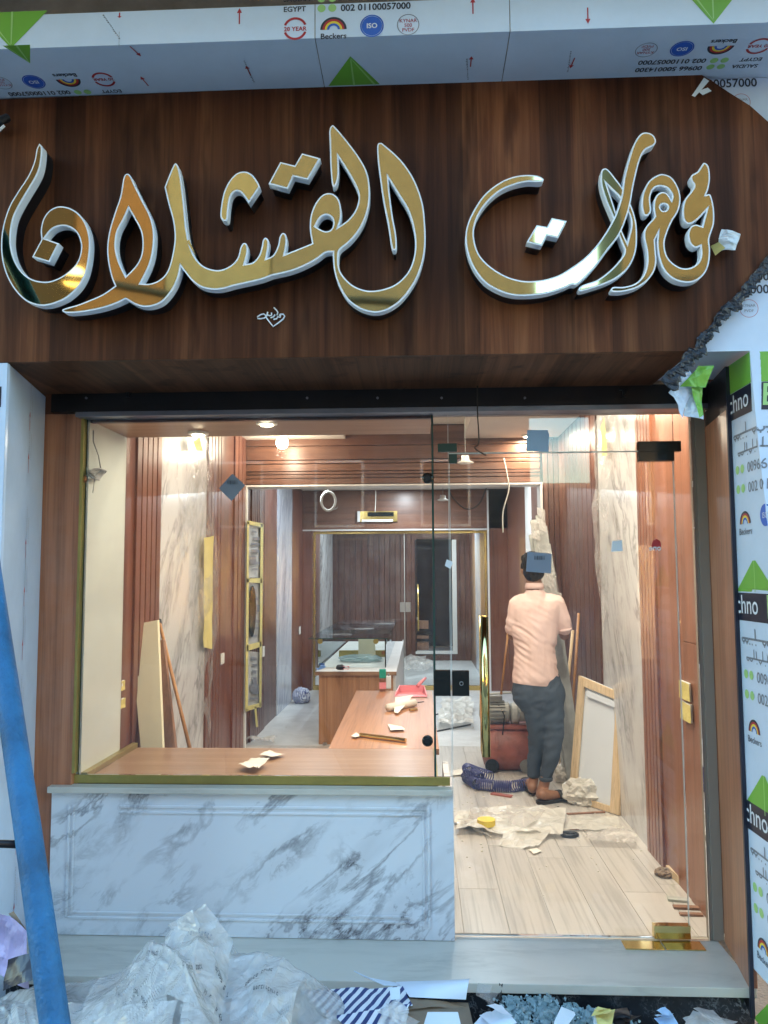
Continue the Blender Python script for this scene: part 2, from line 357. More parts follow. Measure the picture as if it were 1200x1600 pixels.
M['newspaper'] = plain('newspaper', (.5, .5, .48), .8, var=.3)
M['paper'] = plain('paper', (.78, .75, .68), .8, bump=.2)
M['foam'] = plain('foam', (.66, .72, .8), .7)
M['cardboard'] = plain('cardboard', (.26, .19, .13), .85, bump=.2, var=.2)
M['ladder_blue'] = plain('ladder_blue', (.012, .125, .28), .6, var=.6, bump=.4, bscale=110)
M['sheet'] = plastic_sheet('sheet', (.76, .73, .70), .56, .14)
M['sheet_clear'] = plastic_sheet('sheet_clear', (.8, .8, .78), .3, .12)
M['streaks'] = plastic_sheet('streaks', (.8, .8, .85), .0, .12)
M['bag'] = plastic_sheet('bag', (.82, .8, .74), .88, .3)
M['glass'] = glass_mat('glass', (.96, .98, .97), dirt=.032)
M['glass_case'] = glass_mat('glass_case', (.94, .96, .95), .008, 1.22)
M['glass_edge'] = plain('glass_edge', (.02, .06, .05), .1)
M['glass_line'] = plain('glass_line', (.62, .66, .62), .2)
M['shard'] = plastic_sheet('shard', (.45, .62, .66), .62, .05)
M['skin'] = plain('skin', (.28, .14, .085), .5, var=.1)
M['hair'] = plain('hair', (.008, .006, .006), .8, bump=.6, bscale=90, spec=.15)
M['shirt'] = plain('shirt', (.72, .53, .49), .85, bump=.15, bscale=300)
M['trousers'] = plain('trousers', (.045, .065, .095), .85, bump=.2, bscale=200, var=.2)
M['sandal'] = plain('sandal', (.02, .02, .022), .5)
M['tank_red'] = plain('tank_red', (.36, .11, .08), .5, var=.6)
M['motor'] = plain('motor', (.3, .3, .28), .5, .4, var=.3)
M['hose'] = plain('hose', (.06, .07, .22), .35)
M['pink'] = plain('pink', (.75, .25, .28), .4)
M['lock_green'] = plain('lock_green', (.02, .055, .04), .15)
M['teal'] = plain('teal', (.0, .28, .2), .4)
M['purple'] = plain('purple', (.32, .28, .5), .5, var=.4)
M['sticker_blue'] = plain('sticker_blue', (.42, .62, .85), .5)
M['sticker_grey'] = plain('sticker_grey', (.22, .26, .32), .6)
M['sticker_white'] = plain('sticker_white', (.7, .76, .8), .5)
M['wire'] = plain('wire', (.03, .025, .02), .5)
M['wire_w'] = plain('wire_w', (.7, .68, .62), .5)
M['tubewire'] = plain('tubewire', (.3, .3, .28), .4)
M['asphalt'] = plain('asphalt', (.12, .115, .11), .9, bump=.4, var=.3)
M['pave'] = plain('pave', (.4, .37, .33), .85, bump=.5, bscale=20, var=.4)
M['render'] = plain('render', (.055, .068, .085), .85, var=.2, bump=.3)
M['render2'] = plain('render2', (.05, .055, .06), .85, var=.3)
M['render3'] = plain('render3', (.012, .01, .01), .9)
M['render4'] = plain('render4', (.07, .045, .03), .85, var=.2)
M['render5'] = plain('render5', (.08, .1, .11), .85, var=.2)
M['dark_win'] = plain('dark_win', (.02, .025, .03), .15)
M['lamp_warm'] = plain('lamp_warm', (1, 1, 1), .5, emit=(1, .82, .58), es=3)
M['lamp_street'] = plain('lamp_street', (1, 1, 1), .5, emit=(1, .62, .2), es=.35)
M['lamp_cool'] = plain('lamp_cool', (1, 1, 1), .5, emit=(.85, .92, 1), es=3)
M['striped'] = stripes_mat('striped', (.7, .72, .76), (.03, .05, .16), (0, R(0), R(28)), 34)
M['striped_s'] = stripes_mat('striped_s', (.65, .67, .75), (.1, .12, .3), (0, R(30), R(40)), 60)
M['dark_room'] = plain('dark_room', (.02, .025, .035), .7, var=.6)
M['brown_board'] = wood('brown_board', (.2, .1, .06), (.3, .16, .1), (.36, .2, .13), 'Z', .5)
M['dusty_top'] = plain('dusty_top', (.62, .6, .58), .5, var=.1)
# ------------------------------------------------------------------ ground and building shell
struct('street', M['asphalt'], (-150, 150, -200, 30, -.6, -.42))
pv = struct('pavement', M['pave'], (-60, 60, -2.6, -.1, -.5, -.3))
struct('kerb', M['concrete'], (-60, 60, -2.75, -2.602, -.5, -.29), bevel=.01)
GZ = -.3
YG = .16          # plane of the shop glass
struct('facade_wall_upper', M['concrete'], (-7, 7, -.38, .1, 3.52, 7.5))
struct('shade_slab', M['concrete'], (-7, 7, -1.35, -.382, 3.95, 4.1))  # unseen slab, added to keep overhead sky light off the fascia
struct('facade_wall_left', M['concrete'], (-7, -1.8, -.3, .1, GZ, 3.52))
struct('facade_wall_right', M['concrete'], (1.6, 7, -.3, .1, GZ, 3.52))
struct('lintel', M['concrete'], (-1.8, 1.6, .205, .4, 2.30, 3.5))
struct('roof_slab', M['concrete'], (-3, 3, .4, 15, 3.1, 3.3))
# step slab and riser
step = struct('step_slab', M['slab'], (-1.72, 1.245, -.22, .2, -.035, 0), bevel=.003)
struct('step_riser', M['marble_dark'], (-1.72, 1.24, -.2, .2, -.5, -.036))
# floors
fl = struct('shop_floor', M['plank'], (-1.65, 1.33, .2, 3.95, -.1, -.006))
pw = .2; mesh_cache = {}
for i in range(15):
    x0 = -1.62 + i*pw
    if x0 > 1.28: break
    y = .202 - rnd.random()*.9
    while y < 3.95:
        ya, yb = max(y, .202), min(y+1.2, 3.95)
        if yb - ya > .05 and x0 > .0 - pw or (yb-ya > .05 and ya > .7):
            x1 = min(x0+pw, 1.33)
            box('plank', M['plank'], (x0+.001, x1-.001, ya+.001, yb-.001, -.006, 0), fl, bevel=.0012)
        y += 1.2
struct('back_floor', M['room2_floor'], (-1.8, 1.33, 3.952, 14.4, -.1, 0))
# ceilings
ce = struct('ceiling', M['ceiling'], (-1.7, 1.4, .4, 4.0, 2.93, 3.05))
for nm, d in (('border', (-1.62, -.67, .4, 3.79, 2.80, 2.93)), ('border', (.42, 1.3, .4, 3.79, 2.79, 2.93)), ('border', (-.67, .42, .4, 1.2, 2.80, 2.93))):
    box('ceiling_border', M['ceiling'], d, ce, bevel=0)
struct('back_ceiling', M['ceiling'], (-1.8, 1.4, 4.05, 14.4, 2.72, 3.0))
XL, XR = -1.6, 1.28
wl_ = struct('wall_left', M['dark_wood'], (-1.8, XL-.03, .2, 14.4, 0, 3.05))
wr_ = struct('wall_right', M['dark_wood'], (XR+.03, XR+.2, .2, 14.4, 0, 3.05))
def panel(parent, side, y0, y1, mat, z0=0, z1=2.8, x=None, th=.03, proud=0, name='panel', **k):
    X = x if x is not None else (XL if side < 0 else XR)
    d = (X-th, X+proud, y0+.001, y1-.001, z0, z1) if side < 0 else (X-proud, X+th, y0+.001, y1-.001, z0, z1)
    return box(name, M[mat], d, parent, bevel=.001, **k)
def slats(parent, side, y0, y1, n, mat, z0=0, z1=2.8, x=None, gap=.18, depth=.014):
    w = (y1-y0)/n; X = x if x is not None else (XL if side < 0 else XR)
    for i in range(n):
        a, b_ = y0+i*w, y0+(i+1-gap)*w
        d = (X-.03, X+depth, a, b_, z0, z1) if side < 0 else (X-depth, X+.03, a, b_, z0, z1)
        box('slat', M[mat], d, parent, bevel=.002)
# left wall, front room
panel(wl_, -1, .8, 1.0, 'wall_wood'); slats(wl_, -1, 1.0, 1.43, 5, 'wall_wood'); panel(wl_, -1, 1.43, 2.5, 'marble_wall', name='marble_panel')
slats(wl_, -1, 2.5, 2.98, 5, 'wall_wood'); panel(wl_, -1, 2.98, 3.35, 'wall_wood'); slats(wl_, -1, 3.35, 3.8, 3, 'wall_wood')
# right wall, front room
panel(wr_, 1, .235, .58, 'right_wood', z0=1.22, proud=.004); panel(wr_, 1, .235, .58, 'right_wood', z1=1.217, proud=.004); panel(wr_, 1, .584, .98, 'right_wood')
slats(wr_, 1, .98, 1.28, 5, 'right_wood'); panel(wr_, 1, 1.28, 2.3, 'marble_wall', name='marble_panel')
slats(wr_, 1, 2.3, 3.8, 9, 'dark_wood', gap=.08)
# first portal
p1 = struct('portal_header', M['dark_wood'], (-1.63, 1.31, 3.83, 4.06, 2.375, 2.93))
zz = 2.385; hs = [.055, .035, .03, .07, .035, .13, .18]
for h in hs:
    box('slat', M['dark_wood_h'], (-1.6, 1.10, 3.80, 3.83, zz, min(zz+h-.006, 2.925)), p1, bevel=.003); zz += h
box('metal_strip', M['white_strip'], (-1.6, 1.12, 3.785, 4.0, 2.362, 2.377), p1)
p1b = struct('portal_pier', M['dark_wood'], (1.12, 1.31, 3.83, 4.06, 0, 2.93))
slatw = (1.27-1.125)/3
for i in range(3): box('slat', M['dark_wood'], (1.127+i*slatw, 1.122+(i+1)*slatw, 3.80, 3.83, 0, 2.79), p1b, bevel=.002)
box('metal_strip', M['white_strip'], (1.10, 1.119, 3.785, 4.0, 0, 2.361), p1b)
p1c = struct('portal_jamb', M['dark_wood'], (-1.63, -1.602, 3.80, 4.06, 0, 2.36))
box('metal_strip', M['white_strip'], (-1.602, -1.575, 3.785, 3.83, 0, 2.361), p1c)
# second room
slats(wl_, -1, 4.06, 4.75, 8, 'dark_wood', z1=2.72); panel(wl_, -1, 4.75, 5.45, 'dark_wood', z1=2.72); panel(wl_, -1, 5.45, 6.45, 'marble_blue', z1=2.72, name='marble_panel', proud=.01)
panel(wl_, -1, 6.45, 7.4, 'wall_wood', z1=2.72)
panel(wr_, 1, 4.06, 5.1, 'dark_wood', z1=2.72, x=1.2, th=.1); panel(wr_, 1, 5.1, 5.6, 'white_strip', z1=2.72, x=1.2, th=.1, name='marble_panel'); panel(wr_, 1, 5.6, 7.4, 'wall_wood', z1=2.72, x=1.2, th=.1)
# second portal
p2 = struct('inner_header', M['dark_wood_h'], (-1.62, 1.3, 7.42, 7.6, 2.175, 2.72))
box('panel', M['dark_wood_h'], (-1.6, 1.2, 7.40, 7.42, 2.18, 2.718), p2)
box('metal_strip', M['white_strip'], (-1.6, .92, 7.385, 7.41, 2.16, 2.178), p2)
p2b = struct('inner_pier', M['wall_wood'], (.95, 1.3, 7.40, 7.6, 0, 2.72), bevel=.002); box('metal_strip', M['white_strip'], (.925, .949, 7.385, 7.42, 0, 2.70), p2b)
p2c = struct('inner_pier', M['wall_wood'], (-1.62, -1.47, 7.40, 7.6, 0, 2.16), bevel=.002)
# back room
panel(wl_, -1, 7.6, 9.3, 'dark_wood', z1=2.72); panel(wl_, -1, 9.3, 10.9, 'marble_wall', z1=2.72, proud=.03, name='marble_panel')
panel(wr_, 1, 7.6, 8.8, 'dark_wood', z1=2.72, x=.93, th=.3); panel(wr_, 1, 8.8, 9.9, 'marble_blue', z1=2.72, x=.93, th=.3, name='marble_panel'); panel(wr_, 1, 9.9, 11.2, 'dark_wood', z1=2.72, x=.93, th=.3)
YB = 11.2
bw = struct('back_wall', M['dark_wood'], (-1.8, -.1, YB+.03, YB+.15, 0, 2.72))
box('panel', M['dark_wood'], (.62, 1.3, YB+.03, YB+.15, 0, 2.72), bw); box('panel', M['dark_wood'], (-.1, .62, YB+.03, YB+.15, 2.22, 2.72), bw); box('panel', M['dark_wood'], (-.1, .62, YB+.03, YB+.15, 0, .11), bw)
n = 26
for i in range(n):
    xa = -1.62 + i*.0985
    if xa > .9: break
    z1 = 2.72; z0 = 0
    if -.14 < xa < .62: z0 = 2.24
    if -1.6 < xa < -.95: z0 = 2.24
    box('slat', M['dark_wood'], (xa, xa+.086, YB, YB+.028, z0, z1), bw, bevel=.002)
    if -.14 < xa < .62: box('slat', M['dark_wood'], (xa, xa+.086, YB, YB+.028, 0, .1), bw, bevel=.002)
dr = thing('wooden_door', 'dark slatted wooden door set back in the rear wall on the left', 'door', (-1.3, YB, 0))
for i in range(6): box('slat', M['dark_wood'], (-1.6+i*.108, -1.6+i*.108+.098, YB+.012, YB+.028, 0, 2.23), dr, bevel=.002)
box('door_frame', M['dark_wood_h'], (-1.62, -.95, YB+.004, YB+.03, 2.205, 2.235), dr)
fr = thing('doorway_frame', 'white frame round the dark opening in the rear wall', 'door frame', (.28, YB, .1))
for d in ((.60, .68, YB-.03, YB+.1, .12, 2.2), (-.08, .6, YB-.03, YB+.1, .12, .17)): box('frame_board', M['white_strip'], d, fr)
box('frame_board', M['black_metal'], (-.08, -.06, YB-.03, YB+.1, .17, 2.2), fr)
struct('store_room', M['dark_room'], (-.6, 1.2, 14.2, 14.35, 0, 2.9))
cb = thing('wooden_crate', 'brown wooden shelf unit standing in the dark opening at the rear', 'shelf', (.02, YB+.4, .1))
for z in (.17, .38, .56): box('shelf', M['brown_board'], (-.06, .16, YB+.2, YB+.5, z, z+.14 if z != .38 else z+.05), cb)
box('side_board', M['white_strip'], (-.055, -.03, YB+.15, YB+.5, .73, .76), cb)
def glass_box(name, d, parent, mat='glass', **k): return B().box(*d).build(name, M[mat], parent, **k)
gp = thing('glass_partition', 'brass framed glass partition with a door across the rear of the shop', 'partition', (-.3, 7.5, 0))
for d in ((-1.46, .93, 7.47, 7.5, 2.12, 2.158), (-1.46, -1.43, 7.47, 7.5, .06, 2.12), (.89, .92, 7.47, 7.5, .06, 2.12), (-1.46, .92, 7.45, 7.52, 0, .06)): box('brass_frame', M['brass'], d, gp)
for x0, x1 in ((-1.43, -.21), (-.2, .89)): glass_box('pane', (x0, x1, 7.48, 7.49, .06, 2.12), gp, 'glass_case')
box('pane_edge', M['glass_line'], (-.208, -.202, 7.475, 7.495, .06, 2.12), gp)
for x0 in (-.27, -.195): box('lock_plate', M['steel'], (x0, x0+.07, 7.465, 7.505, 1.05, 1.18), gp)
B().tube([(-.02, 7.43, .8), (-.02, 7.43, 1.43)], .014, 10).build('handle', M['brass'], gp, smooth=True)

# ------------------------------------------------------------------ buildings across the street (seen in glass and gold)
def far_house(x0, x1, h, mat, label, seed):
    t = thing('street_house', label, 'building', ((x0+x1)/2, -14, -.42)); r = random.Random(seed)
    box('wall', M[mat], (x0, x1, -16.2, -14, -.42, h), t, bevel=0)
    box('cornice', M['concrete'], (x0-.1, x1+.1, -16.3, -13.8, h, h+.25), t, bevel=0)
    x = x0+.8; 
    while x < x1-1.4:
        for z in range(1, int(h/3)+1):
            zz = z*3-.3
            if zz+1.5 < min(h, 4.5):
                w = box('window', M['white_paint'], (x-.06, x+1.06, -14.03, -13.98, zz-.06, zz+1.46), t, bevel=0)
                box('pane', M['dark_win'], (x, x+1, -13.99, -13.96, zz, zz+1.4), w, bevel=0)
        box('shutter', M['grey_trim'], (x-.3, x+1.5, -14.03, -13.97, -.3, 2.2), t, bevel=0)
        x += 2.4
far_house(-16, -7.45, 15, 'render3', 'very dark tall house across the street at the far left', 1)
far_house(-7.4, -5.45, 14.5, 'render4', 'narrow brown house across the street', 5)
far_house(-5.4, -3.15, 13, 'render5', 'narrow grey house across the street beside the ochre one', 6)
far_house(-3.1, 2.5, 14, 'render', 'tall ochre house across the street opposite the shop', 2)
far_house(4.3, 16, 12, 'render2', 'dark house across the street right of the gap', 3)
bh = thing('street_house', 'low grey house added far behind the gap to hide the bright low sky', 'building', (8, -46, -.42)); box('wall', M['render2'], (0, 20, -50, -46, -.42, 7), bh, bevel=0); box('cornice', M['concrete'], (-.2, 20.2, -50.2, -45.8, 7, 7.3), bh, bevel=0)  # added to block the low bright sky from the glass reflections

cq_ = [Vector((-9+18*i/24, -8, 5.15+1.5*((i/12-1)**2)+.06*math.sin(i*1.3))) for i in range(25)]
B().tube(cq_, .055, 8).build('cable_bundle', M['black'], None, smooth=True, label='dark cable bundle sagging along the street, mirrored in the gold letters', cat='cable', loc=cq_[0])
lq = PY(116, 436, -.55); ld__ = (lq-CAM); ld__ = Vector((ld__.x, -ld__.y, ld__.z)); lq = lq + ld__*((-13.6-lq.y)/ld__.y)
sl = thing('street_lamp', 'lit warm wall lamp on the house across the street', 'street lamp', tuple(lq))
B().lathe(lq, [(.02, .25), (.2, .2), (.26, 0), (.2, -.1), (.05, -.14)], 16).build('globe', M['lamp_street'], sl, smooth=True)
B().tube([lq+Vector((0, 0, .22)), lq+Vector((0, -.2, .4)), lq+Vector((0, -.42, .4))], .03, 8).build('bracket', M['black'], sl)
# ------------------------------------------------------------------ left pillar film, left post
def bilinear(a, b, c, d, s, t): return a*(1-s)*(1-t) + b*s*(1-t) + c*s*t + d*(1-s)*t
def small_label(pr, u, v, rot, s=1):   # a run of tiny illegible print
    pr.mark('printed_line')
    r = random.Random(int(u*1000+v*77)); x = 0
    for k in range(14):
        w = r.uniform(.003, .008)*s; ca, sa = math.cos(R(rot)), math.sin(R(rot))
        h = r.uniform(.004, .008)*s
        q = [(x, 0), (x+w, 0), (x+w, h*.5), (x+w*.4, h), (x, h*.7)]
        pr.poly([(u+a*ca-b*sa, v+a*sa+b*ca) for a, b in q], M['ink_grey']); x += w+.0035*s
def arrow(pr, u, v, ang, L, mat='red'):
    ca, sa = math.cos(R(ang)), math.sin(R(ang)); f = lambda a, b: (u+a*ca-b*sa, v+a*sa+b*ca)
    w = .0022; pr.mark('printed_arrow')
    pr.poly([f(0, -w), f(L*.72, -w), f(L*.72, w), f(0, w)], M[mat])
    pr.poly([f(L*.7, -.009), f(L, 0), f(L*.7, .009)], M[mat])
lp = thing('clad_pillar', 'white film covered pillar with red arrows left of the shop window', 'pillar', (-1.65, -.2, GZ))
fold_t = PY(12, 568, -.45); zt = 2.362
xf, xb = fold_t.x, -1.70
A0, A1 = Vector((xf, -.45, GZ)), Vector((xb, .12, GZ)); H = zt-GZ
B().hexa([A0, A1, A1+Vector((0, 0, H)), A0+Vector((0, 0, H))], [A0+Vector((-.02, .02, 0)), A1+Vector((-.02, .02, 0)), A1+Vector((-.02, .02, H)), A0+Vector((-.02, .02, H))]).build('side_sheet', M['film'], lp)
box('front_sheet', M['film'], (-3.2, xf-.001, -.45, -.43, GZ, zt), lp, bevel=0)
dirv = (A1-A0).normalized(); nrm = Vector((-dirv.y, dirv.x, 0)).normalized()
if nrm.x < 0: nrm = -nrm
pr = Print(lambda u, v, l: A0 + dirv*u + Vector((0, 0, v-GZ)) + nrm*(.0015+l))
uu = .33
for v in (.15, .42, .66, .92, 1.2, 1.42, 1.62, 1.98, 2.16): 
    arrow(pr, uu, v, 90, .085); small_label(pr, uu+.008, v+.09, 90, 1.1); small_label(pr, uu+.035, v+.06, 90, .9)
pr.build(lp)
pr = Print(lambda u, v, l: Vector((u, -.4515-l, v)))
lx = fold_t.x-.02
pr.poly([(lx-.14, 2.19), (lx, 2.19), (lx, 2.27), (lx-.14, 2.27)], M['navy']); pr.ring(lx-.04, 2.23, .014, .022, M['white_ink'], -90, 90, lift=.001); pr.build(lp)
post = thing('wooden_post', 'brown wooden post at the left end of the shop window', 'post', (-1.6, .15, 0))
box('post_board', M['jamb_wood'], (-1.72, -1.537, .135, .2, 0, 2.285), post)
box('edge_strip', M['brass_dull'], (-1.536, -1.522, .13, .2, .68, 2.285), post)

# ------------------------------------------------------------------ shutter box over the window
sb = thing('shutter_box', 'long black metal shutter box above the shop glass', 'shutter box', (0, .15, 2.3))
box('box', M['black_metal'], (-1.66, 1.30, .09, .203, 2.285, 2.372), sb, .003)
box('lower_lip', M['grey_trim'], (-1.545, 1.26, .085, .2, 2.262, 2.284), sb, .002)
for px in (200, 975):
    p = PY(px, 612, .085); b = B(); b.tube([p+Vector((-.02, 0, .012)), p+Vector((-.006, -.008, .006)), p+Vector((.0, -.01, -.012)), p+Vector((.018, -.004, .012))], .006, 6); b.box(p.x-.008, p.x+.008, p.y-.012, p.y+.004, p.z-.026, p.z); b.build('bracket', M['black_metal'], sb)
for px in (590, 135, 480, 690, 820): p = PY(px, 622, .088); B().lathe(p, [(.006, -.004), (.005, .002)], 8, 'Y').build('bolt', M['grey_trim'], sb)

# ------------------------------------------------------------------ sign board, letters
YS = -.45; SB_Z0 = 2.365
sgn = thing('sign_board', 'large dark brown wood grain sign board with gold lettering over the shop', 'sign', (0, YS, 2.9))
zT = PY(600, 133, YS).z
pts = [(-3.2, SB_Z0), (PY(960, 548, YS).x, SB_Z0)]
torn = [(962, 560), (985, 540), (1000, 527), (1022, 508), (1050, 484), (1078, 462), (1104, 452), (1118, 440), (1142, 430), (1165, 418), (1185, 405), (1205, 396)]
tp = [(PY(x, y, YS).x, PY(x, y, YS).z) for x, y in [(1040, 596), (1058, 578), (1080, 556), (1100, 534), (1118, 512), (1135, 488), (1152, 468), (1170, 446), (1186, 428), (1212, 400)]]
pts = [(-3.2, SB_Z0), (PY(958, 548, YS).x, SB_Z0)] + [(PY(x, y, YS).x, PY(x, y, YS).z) for x, y in [(985, 528), (1012, 507), (1040, 488), (1065, 470), (1092, 455), (1118, 438), (1140, 428), (1165, 412), (1190, 404), (1215, 392)]]
pts = [(-3.2, SB_Z0), (PY(1085, 548, YS).x, SB_Z0)] + [(PY(x, y, YS).x, PY(x, y, YS).z) for x, y in [(1098, 528), (1112, 512), (1128, 488), (1150, 470), (1172, 440), (1215, 395)]]
pts += [(PY(1215, 200, YS).x, PY(1215, 200, YS).z)] + [(PY(x, y, YS).x, PY(x, y, YS).z) for x, y in [(1200, 190), (1172, 165), (1140, 145), (1112, 126), (1088, 112)]] + [(-3.2, zT-.02)]
B().slab([(x, YS, z) for x, z in pts], (0, .02, 0)).build('face_board', M['sign_wood'], sgn)
box('bottom_board', M['soffit_wood'], (-3.2, PY(1085, 548, YS).x, YS+.004, .088, SB_Z0+.002, SB_Z0+.02), sgn, 0)
box('top_board', M['sign_wood'], (-3.2, PY(1085, 112, YS).x-.01, YS+.02, -.385, zT-.06, zT-.03), sgn, 0)

def px_letters(z, pts):   # zoom crop (ox, oy, scale) -> photo px
    ox, oy, s = z; return [(ox+p[0]/s, oy+p[1]/s) + tuple(p[2:]) for p in pts]
Z1 = (0, 200, 5.333); Z2 = (90, 240, 5.714); Z3 = (260, 250, 5.4545); Z4 = (410, 180, 4.444); Z5 = (715, 260, 4.898); Z6 = (890, 190, 5.0)
L_noon = [px_letters(Z1, [(328,130,1),(305,180),(285,280),(235,400),(150,530),(80,650),(32,790),(10,930),(15,1080),(48,1210),(110,1330),(200,1430),(300,1475),(390,1478),(475,1455),(560,1412),(650,1330),(712,1220),(742,1090),(752,960),(738,860),(702,770),(640,700),(560,660),(480,655),(410,690),(360,760),(340,850),(346,930,1),(268,1075,1),(412,1118,1),(492,962,1),(372,920,1),(430,848),(500,818),(575,825),(640,875),(673,960),(671,1040),(642,1120),(580,1190),(500,1245),(410,1278),(320,1275),(240,1245),(170,1180),(120,1090),(92,980),(92,870),(114,750),(165,640),(230,530),(290,430),(327,350),(347,250),(350,160)])]
L_main = [px_letters(Z2, [(42,1395),(80,1378),(170,1352),(270,1315),(400,1258),(512,1182,1),(480,1100),(450,960),(443,830),(465,680),(510,530),(560,380),(588,220),(618,180),(652,200),(690,280),(760,420),(830,560),(862,700),(855,860),(820,1000),(742,1160,1),(830,1160),(920,1120),(985,1040),(1025,900),(1045,750),(1030,600),(990,450),(955,300,1),(990,210),(1038,100),(1066,95),(1090,160),(1112,300),(1132,480),(1148,650),(1170,780)])
  + px_letters(Z3, [(190,700),(240,820),(310,900),(400,935),(480,932),(560,890),(608,830),(632,745),(657,708),(688,722),(692,790),(668,888,1),(740,870),(790,810),(812,740),(822,685),(845,662),(872,690),(868,760),(852,840,1),(910,810),(950,730),(965,655),(992,622),(1022,645),(1025,720),(1008,805,1)])
  + px_letters(Z4, [(345,890,1),(330,800),(335,700),(370,610),(425,550),(485,545),(530,585),(548,660),(545,720),(528,775,1),(600,722),(650,650),(668,570),(650,500),(600,405),(528,292,1),(530,400),(518,470),(496,498),(482,470),(472,350),(468,200),(465,110),(482,72),(505,82),(580,170),(670,290),(728,400),(746,520),(735,650),(690,770),(620,865),(548,925,1),(530,960),(533,1060),(572,1130),(640,1188),(730,1218),(830,1210),(930,1170),(1010,1090),(1050,990),(1060,880),(1045,770),(1010,660),(950,560),(875,440,1),(885,550),(905,700),(928,830),(932,920),(912,938),(895,910),(870,750),(840,600),(815,430),(800,300),(798,210),(820,192),(850,210),(960,310),(1050,440),(1110,600),(1130,760),(1130,930),(1095,1080),(1040,1190),(960,1290),(870,1350),(780,1370),(680,1345),(590,1280),(530,1180),(500,1090),(490,1000),(490,950,1),(440,955),(380,998),(300,1042),(200,1082)])
  + px_letters(Z3, [(898,985,1),(820,1015),(738,1036,1),(650,1055),(560,1076,1),(480,1098),(400,1104),(300,1085),(220,1030),(165,965),(122,908,1)])
  + px_letters(Z2, [(1080,1100),(1030,1210),(950,1310),(870,1355),(780,1368),(700,1350),(608,1298,1),(520,1340),(400,1380),(250,1410),(130,1422),(60,1418)]),
  px_letters(Z2, [(635,490,1),(590,590),(535,700),(520,830),(548,960),(610,1095,1),(700,1000),(748,900),(757,780),(738,680),(680,570)]),
  px_letters(Z4, [(368,772,1),(400,715),(440,692),(478,708),(492,750),(475,795),(430,805)])]
L_hook = [px_letters(Z3, [(460,470),(468,380),(492,270),(540,175),(605,112),(680,100),(740,135),(785,200),(795,230,1),(702,368,1),(650,292),(610,265),(570,278),(542,330),(528,430),(520,505),(497,520),(470,505)])]
L_dots = [px_letters(Z4, [(125,325,1),(225,350,1),(275,265,1),(402,300,1),(316,448,1),(216,425,1),(176,512,1),(43,476,1)])]
L_ta = [px_letters(Z5, [(655,95),(600,70),(500,67),(400,88),(300,138),(200,222),(130,325),(80,430),(60,530),(72,650),(118,770),(200,880),(300,945),(420,985),(560,988),(700,968),(820,928),(870,905)])
  + px_letters(Z6, [(60,1270),(140,1200),(220,1110),(300,1000),(385,890),(440,765),(475,640),(500,500),(540,330),(580,235),(620,205),(660,185),(675,150),(652,105),(600,85),(550,102),(500,180),(460,300),(425,440),(405,580),(372,690),(340,765),(280,870),(200,980),(100,1080)])
  + px_letters(Z5, [(800,820),(700,858),(600,876),(500,876),(400,852),(310,808),(225,745),(160,665),(128,560),(128,470),(162,370),(230,272),(320,192),(420,145),(530,118),(640,118)])]
L_lam = [px_letters(Z6, [(245,400),(262,370),(300,375),(370,460),(420,530),(470,630),(510,740),(526,850),(520,1000),(475,1120),(400,1200),(300,1258),(180,1300),(90,1325),(72,1302),(110,1275),(220,1235),(330,1150),(415,1050),(430,1000,1),(385,890),(338,750),(280,610),(245,490)]),
  px_letters(Z6, [(290,490,1),(340,640),(400,830),(450,945,1),(480,820),(475,750),(440,670),(390,590),(330,530)])]
L_mhw = [px_letters(Z6, [(1050,322),(1085,350),(1097,440),(1085,520),(1066,572,1),(1102,575),(1127,680),(1127,800),(1092,915),(1097,1000),(1090,1100),(1060,1180),(1000,1237),(920,1258),(820,1235),(740,1165),(697,1060),(684,960),(688,885,1),(668,925,1),(672,1000),(678,1100),(655,1180),(600,1250),(520,1300),(420,1328),(340,1330),(322,1312),(345,1292),(430,1290),(520,1260),(580,1190),(605,1100),(600,1000),(580,900),(592,830),(650,760),(665,740,1),(655,660),(670,590),(712,552),(760,560),(795,610,1),(800,575),(765,522),(705,505),(655,528),(630,600),(636,700),(604,735),(575,720),(562,640),(575,550),(620,465),(690,417),(740,412),(800,440),(850,520),(867,610),(848,700),(800,780),(765,860),(742,950),(757,1040),(800,1100),(870,1142),(940,1142),(1000,1105),(1025,1045),(1022,972,1),(980,985),(940,950),(924,880),(945,822),(985,805),(1035,818,1),(1068,695,1),(1000,765),(935,800),(892,770),(882,690),(900,610),(945,550),(972,500),(950,460),(952,420),(1000,390),(1027,350)]),
  px_letters(Z6, [(708,670),(720,648),(740,645),(762,655),(766,675),(750,695),(725,695)])]
L_dots2 = [px_letters(Z5, [(605,450,1),(685,463,1),(720,395,1),(835,418,1),(768,548,1),(685,530,1),(645,607,1),(528,580,1)])]
FY = -.55
def letter(loops, lift=0, corner_sub=6):
    yf = FY - lift
    L3 = [[PY(p.x, p.y, yf) for p in smooth_loop(l, corner_sub)] for l in loops]
    c0 = L3[0][0].copy()
    flat = [[((p.x-c0.x), (p.z-c0.z)) for p in l] for l in L3]
    lt = props(bpy.data.objects.new('sign_letter', None), None); col.objects.link(lt); lt.empty_display_size = .03
    return flat, c0, yf
